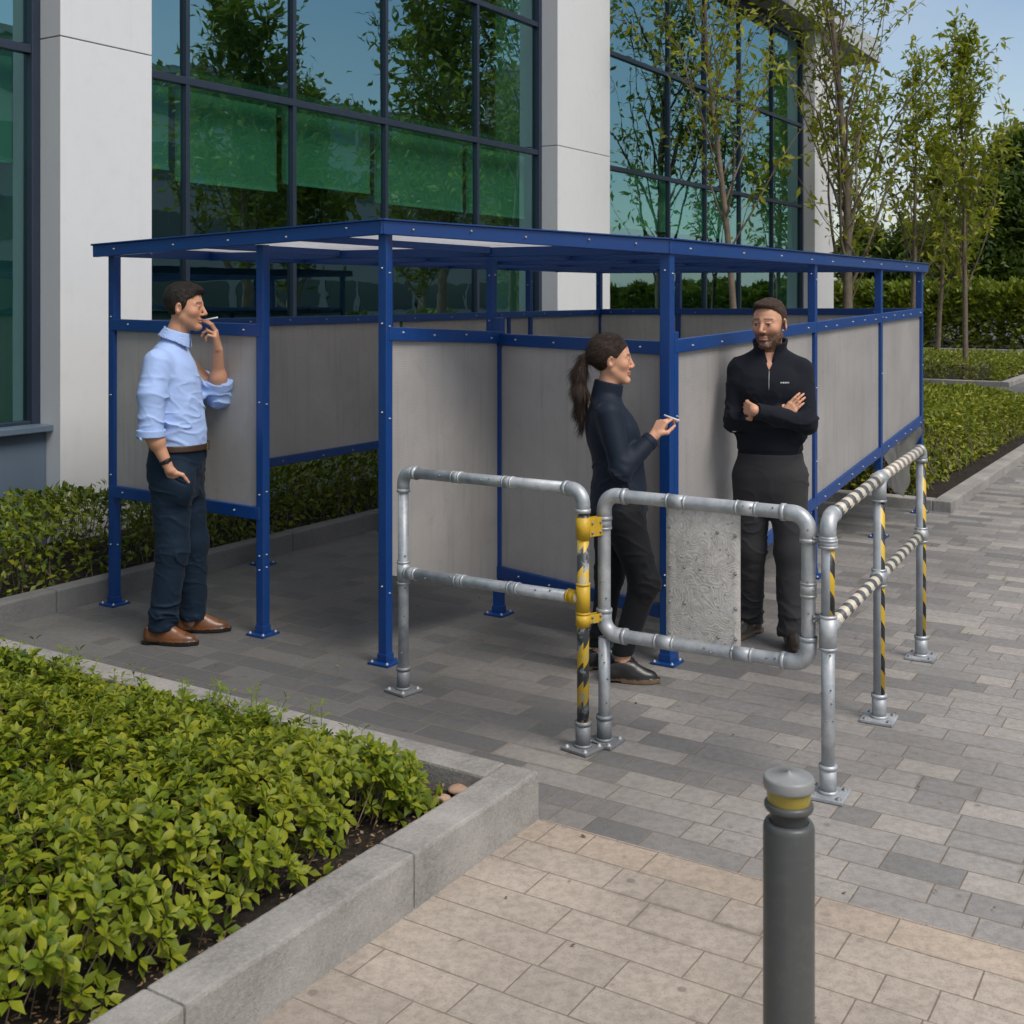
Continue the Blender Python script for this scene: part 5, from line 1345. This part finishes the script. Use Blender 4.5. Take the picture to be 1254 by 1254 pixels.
X1 = Vector(((215 - CX) / F * 6.12, 6.12, 0.0))
m1 = person('person', X1, 0.0, 'man in light blue shirt and navy trousers smoking beside the left shelter panel', body1, cols1, (-.30, -.34, .0), (.32, .34, 1.88))
def sleeve(p, pts, rs, end, edir, k=0.03):
    d = chain(p, pts, rs, k); return np.maximum(d, (p - A3(*end)) @ A3(*(np.array(edir) / np.linalg.norm(edir))))
def shirt1(p):
    d = loft(p, TOR1)
    r = sleeve(p, [(-.045, -.165, 1.435), (-.058, -.215, 1.28), (-.055, -.236, 1.08)], [.072, .066, .064], (-.055, -.236, 1.075), (.1, 0, -1))
    l = sleeve(p, [(-.02, .155, 1.435), (.08, .185, 1.33), (.178, .192, 1.240), (.193, .155, 1.33)], [.072, .064, .060, .062], (.192, .158, 1.325), (.1, -.38, .92))
    for e, w in ((r, 1), (l, 1)):
        d = smin(d, e, 0.035)
    cr = np.abs(rc(p, (-.055, -.236, 1.10), (-.055, -.236, 1.078), .068, .067)) - .004; cr = np.maximum(cr, np.abs(p[:, 2] - 1.089) - .019)
    cl = np.abs(rc(p, (.186, .172, 1.285), (.192, .157, 1.322), .065, .064)) - .004; cl = np.maximum(cl, np.abs((p - A3(.190, .162, 1.306)) @ A3(.1, -.38, .92)) - .022)
    w = 0.6 + 0.9 * np.exp(-((p[:, 2] - 1.06) / .07) ** 2) + 0.8 * np.exp(-(np.linalg.norm(p - A3(.10, .15, 1.30), axis=1) / .16) ** 2) + 0.7 * np.exp(-(np.linalg.norm(p - A3(-.055, -.236, 1.15), axis=1) / .12) ** 2)
    d = d + folds(p, 6, 6, 9, .0085, 4.5, 2.2) * w
    d = smin(np.minimum(d, cr), cl, 0.006)
    # collar: stand and falling leaf
    ax = -.004 + (p[:, 2] - 1.55) * 0.32; rr = np.hypot(p[:, 0] - ax, p[:, 1]); zc = p[:, 2] + 0.28 * (p[:, 0] - ax)
    leaf = np.abs(rr - (.068 + (1.600 - zc) * 0.42)) - .0035; leaf = np.maximum(leaf, np.maximum(zc - 1.600, 1.548 - zc - 0.25 * np.maximum(0, p[:, 0] - ax - .03)))
    gap = .010 + .35 * np.maximum(0, 1.60 - zc) ; leaf = np.where(p[:, 0] > ax, np.maximum(leaf, gap * 0.6 - np.abs(p[:, 1])), leaf)
    plk = np.maximum(np.abs(p[:, 1] - 0.002) - .016, np.abs(p[:, 2] - 1.27) - .27); d = np.where(plk < 0, d - .0022, d)
    d = np.maximum(d, -(rr - .055)) if False else d
    return np.minimum(d, leaf)
garment('shirt', shirt1, (-.26, -.36, .95), (.30, .34, 1.66), 0.0045, M['shirt'], m1)
PEL1 = [(.74, .010, .10, .14), (.82, .004, .128, .166), (.90, .003, .145, .172), (.96, .012, .147, .170), (1.008, .020, .146, .172)]
tr1 = legs_fn(PEL1, [([(.002, -.085, .86), (.012, -.098, .48), (-.042, -.100, .085)], [.108, .080, .070]), ([(.012, .085, .86), (.062, .100, .48), (.062, .105, .085)], [.108, .078, .068])], amp=0.011, seed=5.0, topcut=1.008)
tr1_ = tr1
def tr1(p):
    d = smin(tr1_(p), ell(p, (.066, -.152, .815), (.070, .060, .095)), 0.05)
    cutp = np.maximum(np.abs((p[:, 2] - .868) + 0.55 * (p[:, 0] - .03)) - .006, np.maximum(np.abs(p[:, 0] - .055) - .055, p[:, 1] + .14))
    return np.maximum(d, -cutp - .001) if False else d + np.where(cutp < 0, .006, 0)
o = garment('trousers', tr1, (-.28, -.30, .04), (.30, .30, 1.03), 0.005, M['navy_trousers'], m1)
beltp = [(.975, .020, .151, .177), (1.02, .020, .151, .177)]
b1 = garment('belt', lambda p: smax(loft(p, [(.982, .0205, .152, .178), (1.016, .0205, .152, .178)]), -loft(p, [(.9, .0205, .145, .170), (1.1, .0205, .145, .170)], False), 0.002), (-.22, -.22, .96), (.24, .22, 1.04), 0.004, M['beltmat'], m1)
mb = MB(); mb.box((.174, -.018, .999), (.004, 0, 0), (0, .024, 0), (0, 0, .021), 0, 0.003); bo_ = mb.build('buckle', M['brass'], None); bo_.parent = b1; bo_.location = (.174, -.018, .978)
def band(name, c, d, r, wid, mat, par):
    dd = Vector(d).normalized(); mb = MB(); mb.tube([-dd * wid / 2, dd * wid / 2], r, 24); n = Vector((0.3, -1, 0.1)); n = (n - dd * n.dot(dd)).normalized()
    mb.box(n * r, dd * .018, n * .005, dd.cross(n) * .015, 0, 0.003)
    o = mb.build(name, mat, None); o.location = Vector(c) + Vector((0, 0, min(q[2] for q in mb.v))); o.parent = par; return o
def watch(p):
    c = A3(.010, -.217, .945); ax = A3(.40, .09, -.91); q = p - c; t = np.abs(q @ ax)
    d = np.maximum(np.maximum(body1(p) - .0038, t - .010), np.linalg.norm(q, axis=1) - .075)
    d = np.maximum(d, p[:, 1] + .165)
    return smin(d, np.maximum(np.maximum(body1(p) - .010, np.linalg.norm(q - A3(.022, -.036, .010), axis=1) - .021), -.0), .002)
garment('wristwatch', watch, (-.08, -.32, .86), (.10, -.12, 1.03), 0.0032, M['strapmat'], m1)
hair_piece(lambda p: hair_short(to_head(p, hc1, R1, s1)) * s1, (-.10, -.12, 1.60), (.20, .12, 1.90), 0.0032, M['hair'], m1, comb_short(hc1, R1, s1), 7000, lambda v: np.interp(v[:, 2], [1.70, 1.80], [.006, .024]), .0013)
shoe(m1, -.048, -.105, -0.12, (.20, .075, .025), (.012, .010, .009), 0.285)
shoe(m1, .058, .110, 0.10, (.20, .075, .025), (.012, .010, .009), 0.285)
def cigarette(par, a, b, label):
    mb = MB(); w = [par.matrix_basis @ Vector(a), par.matrix_basis @ Vector(b)]
    mb.tube([w[0], w[0].lerp(w[1], 0.97), w[1]], [.0040, .0040, .0036], 12); o = mb.build('cigarette', M['cigpaper']); return tag(o, label, 'cigarette', 'cigarettes')
cigarette(m1, (.140, .000, 1.648), (.222, -.012, 1.664), "white cigarette at the lips of the man in the blue shirt")
# ---------------------------------------------------------------- woman with the ponytail
hc2, R2_, s2 = (-.073, 0, 1.474), rotm(0.0, -0.02), 0.945
ARM2R = [(-.100, -.150, 1.235), (-.045, -.205, .985), (.108, -.130, 1.130)]
ARM2L = [(-.100, .150, 1.235), (-.095, .205, .985), (-.01, .185, .80)]
TOR2 = [(.775, -.042, .136, .168), (.86, -.040, .132, .160), (.96, -.040, .120, .138), (1.03, -.050, .120, .138), (1.10, -.068, .124, .150), (1.17, -.083, .115, .158), (1.235, -.092, .094, .158), (1.28, -.096, .074, .115), (1.32, -.098, .056, .062)]
def body2(p):
    d = skull(to_head(p, hc2, R2_, s2), True) * s2
    d = smin(d, rc(p, (-.098, 0, 1.28), (-.082, 0, 1.40), .050, .046), 0.02)
    d = smin(d, loft(p, shrink(TOR2, .014)), 0.03)
    d = smin(d, chain(p, ARM2R, [.042, .036, .024], 0.02), 0.03); d = smin(d, chain(p, ARM2L, [.042, .036, .024], 0.02), 0.03)
    d = smin(d, hand(p, (.112, -.127, 1.134), (.50, .20, .84), (.62, .55, -.45), -1, [(.6, .6, .4), (.75, .8, .5), (1.2, 1.2, .8), (1.3, 1.3, .8)], 0.85, 0.6), 0.012)
    d = smin(d, hand(p, (-.01, .185, .80), (.3, 0, -.95), (.2, -1, 0), -1, [(.3, .3, .2)] * 4, 0.9), 0.012)
    d = smin(d, chain(p, [(-.03, -.085, .78), (.078, -.09, .45), (-.040, -.09, .07)], [.075, .045, .032], 0.02), 0.04)
    d = smin(d, chain(p, [(-.06, .085, .78), (-.075, .09, .45), (-.125, .09, .07)], [.075, .045, .032], 0.02), 0.04)
    return d
def cols2(v):
    q = to_head(v, hc2, R2_, s2); return face_cols(q, v, (.59, .315, .20), (.03, .018, .012), lips=(.38, .13, .11))
X2 = Vector(((768 - CX) / F * 5.52, 5.52, 0.0))
m2 = person('person', X2, 0.0, 'woman with brown ponytail and navy zip jacket holding a cigarette by the corner post', body2, cols2, (-.30, -.30, .0), (.28, .30, 1.64))
def jacket2(p):
    d = loft(p, TOR2)
    d = smin(d, rc(p, (-.035, .05, 1.13), (-.035, -.05, 1.13), .072, .072), 0.07)
    r = sleeve(p, [ARM2R[0], ARM2R[1], (.100, -.134, 1.122)], [.060, .050, .038], (.098, -.135, 1.120), (.7, .33, .65))
    l = sleeve(p, [ARM2L[0], ARM2L[1], (-.015, .186, .815)], [.060, .050, .038], (-.012, .186, .81), (.4, -.1, -.9))
    d = smin(d, r, 0.03); d = smin(d, l, 0.03)
    w = 0.4 + 1.2 * np.exp(-(np.linalg.norm(p - A3(-.04, -.2, .99), axis=1) / .11) ** 2) + 0.9 * np.exp(-((p[:, 2] - .97) / .06) ** 2)
    d = d + folds(p, 6, 6, 10, .0085, 4.0, 8.8) * w
    cuff = np.abs((p - A3(.090, -.139, 1.112)) @ A3(.69, .35, .63)) - .016; d = np.where((cuff < 0) & (np.linalg.norm(p - A3(.09, -.139, 1.112), axis=1) < .06), d - .003, d)
    hem = p[:, 2] < .80; d = np.where(hem, d - .003, d)
    seam = np.abs(p[:, 1]) < .004; d = np.where(seam & (p[:, 0] > 0), d - .003, d)
    ax = -.094 + (p[:, 2] - 1.32) * 0.22; rr = np.hypot((p[:, 0] - ax) / 1.08, p[:, 1]); zc = p[:, 2] + 0.20 * (p[:, 0] - ax)
    col = np.abs(rr - (.062 - (zc - 1.30) * 0.02)) - .006; col = np.maximum(col, np.maximum(zc - 1.372, 1.27 - zc)); col = np.where(p[:, 0] > ax, np.maximum(col, (zc - 1.31) * 0.35 - np.abs(p[:, 1])), col)
    return smin(d, col, 0.008)
jk = garment('jacket', jacket2, (-.26, -.30, .74), (.18, .30, 1.42), 0.0045, M['jacket'], m2)
PEL2 = [(.66, -.045, .10, .12), (.72, -.046, .128, .162), (.79, -.045, .132, .163), (.84, -.045, .122, .15)]
tr2 = legs_fn(PEL2, [([(-.030, -.078, .76), (.073, -.088, .455), (-.030, -.090, .135)], [.098, .068, .050]), ([(-.062, .078, .76), (-.075, .085, .455), (-.118, .090, .12)], [.098, .066, .050])], 0.04, 0.007, 3.3)
garment('trousers', tr2, (-.28, -.28, .06), (.26, .28, .86), 0.005, M['leggings'], m2)
def hair2(p):
    q = to_head(p, hc2, R2_, s2); nz = fnoise(q * A3(35, 60, 60), 2)
    e = smin(ell(q, (-.010, 0, .032), (.102, .081, .094)), ell(q, (-.030, 0, .050), (.090, .076, .082)), 0.02)
    e = smin(e, ell(q, (-.100, 0, .016), (.030, .030, .028)), 0.03)
    zl = np.interp(q[:, 0], [-.12, -.07, -.035, -.012, .008, .022, .05, .075, .11], [-.055, -.060, -.048, .008, .018, .012, .046, .066, .080])
    e = smax(e + 0.003 * nz, (zl - q[:, 2]) * 0.7, 0.006)
    pn = q + 0.005 * np.stack([np.sin(q[:, 2] * 45), np.sin(q[:, 2] * 38 + 1.3), q[:, 2] * 0], -1) * np.clip(-q[:, 2] * 8, 0, 1)[:, None]
    t = chain(pn, [(-.105, 0, .020), (-.135, 0, .010), (-.158, 0, -.055), (-.160, -.004, -.150), (-.150, -.006, -.240), (-.158, -.008, -.315)], [.016, .022, .034, .036, .028, .008], 0.02)
    t = t + 0.007 * fnoise(q * A3(90, 90, 6), 2)
    return smin(e, t, 0.006) * s2
def comb2(v):
    q = to_head(v, hc2, R2_, s2); back = A3(-.115, 0, .016) - q; tail = (q[:, 0] < -.112)[:, None]
    return np.where(tail, A3(-.15, 0, -1.0) + 0 * q, back)
hair_piece(hair2, (-.30, -.12, 1.10), (.06, .12, 1.60), 0.0034, M['hair2'], m2, comb2, 9000, lambda v: np.where(v[:, 0] < hc2[0] - .11, .075, .034), .0014)
mb = MB(); mb.tube([(-.008, 0, .003), (.008, 0, -.003)], .0215, 20); ho = mb.build('hair_band', M['strapmat'], None); ho.location = (hc2[0] - .118 * s2, 0, hc2[2] + .016 * s2 + min(q[2] for q in mb.v)); ho.parent = m2
shoe(m2, -.042, -.095, -0.15, (.016, .015, .015), (.20, .13, .075), 0.262, 0.95, 0.085)
shoe(m2, -.120, .095, 0.12, (.016, .015, .015), (.20, .13, .075), 0.262, 0.95, 0.085)
cigarette(m2, (.160, -.103, 1.226), (.226, -.128, 1.203), "white cigarette between the fingers of the woman with the ponytail")
# ---------------------------------------------------------------- man with folded arms
hc3, s3 = (-.005, -.005, 1.632), 1.06
R3 = rotm(-0.33, 0.03)
ARM3R = [(-.015, -.155, 1.385), (.060, -.172, 1.140), (.150, .060, 1.165)]
ARM3L = [(-.015, .155, 1.385), (.098, .182, 1.135), (.236, -.066, 1.205)]
TOR3 = [(.93, .0, .118, .166), (1.0, .002, .122, .170), (1.12, .003, .124, .168), (1.28, .0, .130, .168), (1.36, -.006, .120, .172), (1.42, -.012, .098, .150), (1.46, -.014, .076, .110), (1.50, -.012, .058, .064)]
def body3(p):
    d = skull(to_head(p, hc3, R3, s3)) * s3
    d = smin(d, rc(p, (-.018, 0, 1.44), (-.012, 0, 1.56), .062, .058), 0.025)
    d = smin(d, loft(p, shrink(TOR3, .014)), 0.03)
    d = smin(d, chain(p, ARM3R, [.046, .036, .026], 0.02), 0.02); d = smin(d, chain(p, ARM3L, [.046, .036, .026], 0.02), 0.02)
    d = smin(d, hand(p, (.146, .070, 1.165), (.02, .66, .75), (-.95, .25, -.1), 1, [(.1, .2, .2), (.1, .2, .2), (.12, .22, .2), (.15, .25, .2)], 0.84, 0.5, 0.0), 0.012)
    d = smin(d, hand(p, (.233, -.070, 1.206), (-.86, -.50, .10), (-.5, .86, 0), 1, [(.3, .4, .3), (.3, .45, .3), (.3, .5, .3), (.3, .5, .3)], 0.92, 0.2), 0.012)
    for s in (-1, 1): d = smin(d, chain(p, [(0, s * .08, .84), (.02, s * .105, .48), (-.08 if s < 0 else .12, s * .11, .06)], [.07, .05, .035], 0.02), 0.04)
    return d
def cols3(v):
    q = to_head(v, hc3, R3, s3); return face_cols(q, v, (.60, .315, .20), (.035, .02, .013), (.030, .018, .012), stub=1.0, lips=(.36, .15, .12))
X3 = Vector(((943 - CX) / F * 6.08, 6.08, 0.0))
ANG3 = math.atan2(-math.cos(0.26), -math.sin(0.26))
m3 = person('person', X3, ANG3, 'bearded man with folded arms in dark knit pullover and charcoal trousers behind the gate', body3, cols3, (-.26, -.32, .0), (.34, .32, 1.80))
def pull3(p):
    d = loft(p, TOR3)
    d = smin(d, rc(p, (.03, .07, 1.30), (.03, -.07, 1.30), .088, .088), 0.07)
    for s in (-1, 1): d = smin(d, rc(p, (-.015, s * .045, 1.455), (-.015, s * .150, 1.405), .050, .052), 0.05)
    r = sleeve(p, [ARM3R[0], ARM3R[1], (.144, .052, 1.163)], [.066, .056, .042], (.142, .048, 1.163), (.43, .88, .19))
    l = sleeve(p, [ARM3L[0], ARM3L[1], (.234, -.060, 1.203)], [.066, .056, .040], (.232, -.057, 1.202), (.47, -.86, .22))
    d = smin(d, r, 0.028); d = smin(d, l, 0.028)
    w = 0.5 + 1.0 * np.exp(-(np.linalg.norm(np.abs(p - A3(.06, 0, 1.13)) - A3(0, .18, 0), axis=1) / .10) ** 2) + 1.0 * np.exp(-((p[:, 2] - 1.04) / .05) ** 2)
    d = d + folds(p, 6, 6, 10, .0090, 4.0, 13.1) * w
    d = np.where((p[:, 2] < .985), d + .004, d)
    ax = -.014 + (p[:, 2] - 1.48) * 0.12; rr = np.hypot((p[:, 0] - ax) / 1.05, p[:, 1]); zc = p[:, 2] + 0.22 * (p[:, 0] - ax)
    col = np.abs(rr - (.074 + np.maximum(0, zc - 1.5) * 0.25)) - .006; col = np.maximum(col, np.maximum(zc - 1.548, 1.44 - zc)); op = .30 * np.maximum(0, zc - 1.425)
    col = np.where(p[:, 0] > ax, np.maximum(col, op - np.abs(p[:, 1])), col)
    vneck = np.maximum(.45 * (p[:, 2] - 1.395) - np.abs(p[:, 1]), -.02); d = np.where(p[:, 0] > .0, np.maximum(d, np.where(p[:, 2] > 1.395, vneck, -1)), d)
    return smin(d, col, 0.008)
garment('pullover', pull3, (-.20, -.34, .91), (.32, .34, 1.60), 0.0045, M['pullover'], m3)
PEL3 = [(.70, .0, .10, .14), (.78, .0, .122, .166), (.86, .0, .130, .172), (.97, .0, .122, .165)]
tr3 = legs_fn(PEL3, [([(0, -.088, .84), (-.01, -.102, .47), (-.085, -.108, .075)], [.104, .080, .068]), ([(.0, .088, .84), (.055, .108, .47), (.115, .112, .075)], [.104, .080, .068])], 0.035, 0.011, 21.0)
garment('trousers', tr3, (-.28, -.30, .04), (.30, .30, .99), 0.005, M['charcoal'], m3)
hair_piece(lambda p: hair_short(to_head(p, hc3, R3, s3), 0.004, True, -.0045, .011) * s3, (-.16, -.14, 1.52), (.14, .14, 1.80), 0.0034, M['hair3'], m3, comb_short(hc3, R3, s3), 6000, lambda v: np.interp(v[:, 2], [1.63, 1.72], [.005, .018]), .0013)
shoe(m3, -.085, -.112, -0.55, (.035, .026, .02), (.12, .085, .05), 0.285)
shoe(m3, .115, .118, 0.15, (.035, .026, .02), (.12, .085, .05), 0.285)
# small white chest embroidery and zip, set on the knit surface
def on_front(fn, y, z, x0=.34):
    xs = np.linspace(x0, -.05, 400); d = fn(np.stack([xs, np.full(400, y), np.full(400, z)], -1).astype(np.float32)); return float(xs[np.argmax(d < 0)])
mb = MB(); yy = .060
for wd, hgt in ((.005, .007), (.003, .005), (.006, .007), (.006, .007), (.006, .007), (.004, .007)):
    xx = on_front(pull3, yy, 1.338); mb.box((xx + .0005, yy, 1.338), (.0015, 0, 0), (0, wd / 2, 0), (0, 0, hgt / 2)); yy += wd + .0022
eo = mb.build('embroidery', M['cigpaper'], None); eo.parent = m3
mb = MB(); pts = []
for z in np.linspace(1.30, 1.395, 6): pts.append((on_front(pull3, 0.0, float(z)) + .001, 0.0, float(z)))
mb.tube(pts, .0028, 8); zo = mb.build('zip', M['clamp'], None); zo.parent = m3
# ------------------------------------------------------------------ light, sky, camera
SUN_EL, SUN_AZ = math.radians(52), math.radians(136)      # azimuth clockwise from +Y
sd = Vector((math.sin(SUN_AZ) * math.cos(SUN_EL), math.cos(SUN_AZ) * math.cos(SUN_EL), math.sin(SUN_EL)))
li = bpy.data.lights.new('sun', 'SUN'); li.energy = 1.6; li.angle = math.radians(30); li.color = (1.0, 0.93, 0.84)
lo = bpy.data.objects.new('sun', li); COL.objects.link(lo); lo.rotation_euler = (-sd).to_track_quat('-Z', 'Y').to_euler(); lo.location = (8, -6, 12)
w = bpy.data.worlds.new('World'); SC.world = w; w.use_nodes = True
t = w.node_tree; t.nodes.clear()
out = t.nodes.new('ShaderNodeOutputWorld'); bg = t.nodes.new('ShaderNodeBackground'); bg.inputs[1].default_value = 0.075
sky = t.nodes.new('ShaderNodeTexSky'); sky.sky_type = 'NISHITA'; sky.sun_disc = False; sky.sun_elevation = SUN_EL; sky.sun_rotation = SUN_AZ
sky.air_density = 1.1; sky.dust_density = 1.0; sky.ozone_density = 1.4
tc = t.nodes.new('ShaderNodeTexCoord'); mp = t.nodes.new('ShaderNodeMapping'); mp.inputs['Scale'].default_value = (1.0, 1.0, 2.6)
ns = t.nodes.new('ShaderNodeTexNoise'); ns.inputs['Scale'].default_value = 2.2; ns.inputs['Detail'].default_value = 7; ns.inputs['Roughness'].default_value = 0.55
rp_ = t.nodes.new('ShaderNodeValToRGB'); rp_.color_ramp.elements[0].position = 0.38; rp_.color_ramp.elements[1].position = 0.58
sx = t.nodes.new('ShaderNodeSeparateXYZ'); low = t.nodes.new('ShaderNodeValToRGB'); e_ = low.color_ramp.elements; e_[0].position = 0.0; e_[0].color = (.9, .9, .9, 1); e_[1].position = 1.0; e_[1].color = (1, 1, 1, 1)
for ps, c_ in ((0.07, 0.5), (0.16, 0.22), (0.30, 0.25), (0.48, 0.95)): q_ = e_.new(ps); q_.color = (c_, c_, c_, 1)  # denser cloud overhead, out of view, added to neutralise the blue skylight
mul = t.nodes.new('ShaderNodeMath'); mul.operation = 'MULTIPLY'
mx = t.nodes.new('ShaderNodeMix'); mx.data_type = 'RGBA'; mx.inputs[7].default_value = (5.6, 5.6, 5.7, 1)
L_ = t.links.new
L_(tc.outputs['Generated'], mp.inputs['Vector']); L_(mp.outputs[0], ns.inputs['Vector']); L_(ns.outputs[0], rp_.inputs[0])
L_(tc.outputs['Generated'], sx.inputs[0]); L_(sx.outputs['Z'], low.inputs[0])
L_(rp_.outputs[0], mul.inputs[0]); L_(low.outputs[0], mul.inputs[1])
L_(mul.outputs[0], mx.inputs[0]); L_(sky.outputs[0], mx.inputs[6]); L_(mx.outputs[2], bg.inputs[0]); L_(bg.outputs[0], out.inputs[0])
cam = bpy.data.cameras.new('camera'); co = bpy.data.objects.new('camera', cam); COL.objects.link(co)
co.location = (0, 0, CAMH); co.rotation_euler = (math.radians(90), 0, 0)
cam.sensor_width = 36.0; cam.lens = F / 1254 * 36.0; cam.shift_y = -(627 - HY) / 1254.0
cam.clip_start = 0.05; cam.clip_end = 2000
cam.dof.use_dof = True; cam.dof.focus_distance = 5.8; cam.dof.aperture_fstop = 8.0
SC.camera = co
SC.view_settings.view_transform = 'Standard'; SC.view_settings.look = 'None'; SC.view_settings.exposure = 0.88; SC.view_settings.gamma = 1.0
SC.cycles.max_bounces = 8; SC.cycles.transparent_max_bounces = 12; SC.cycles.caustics_reflective = False; SC.cycles.caustics_refractive = False
SC.cycles.use_denoising = True
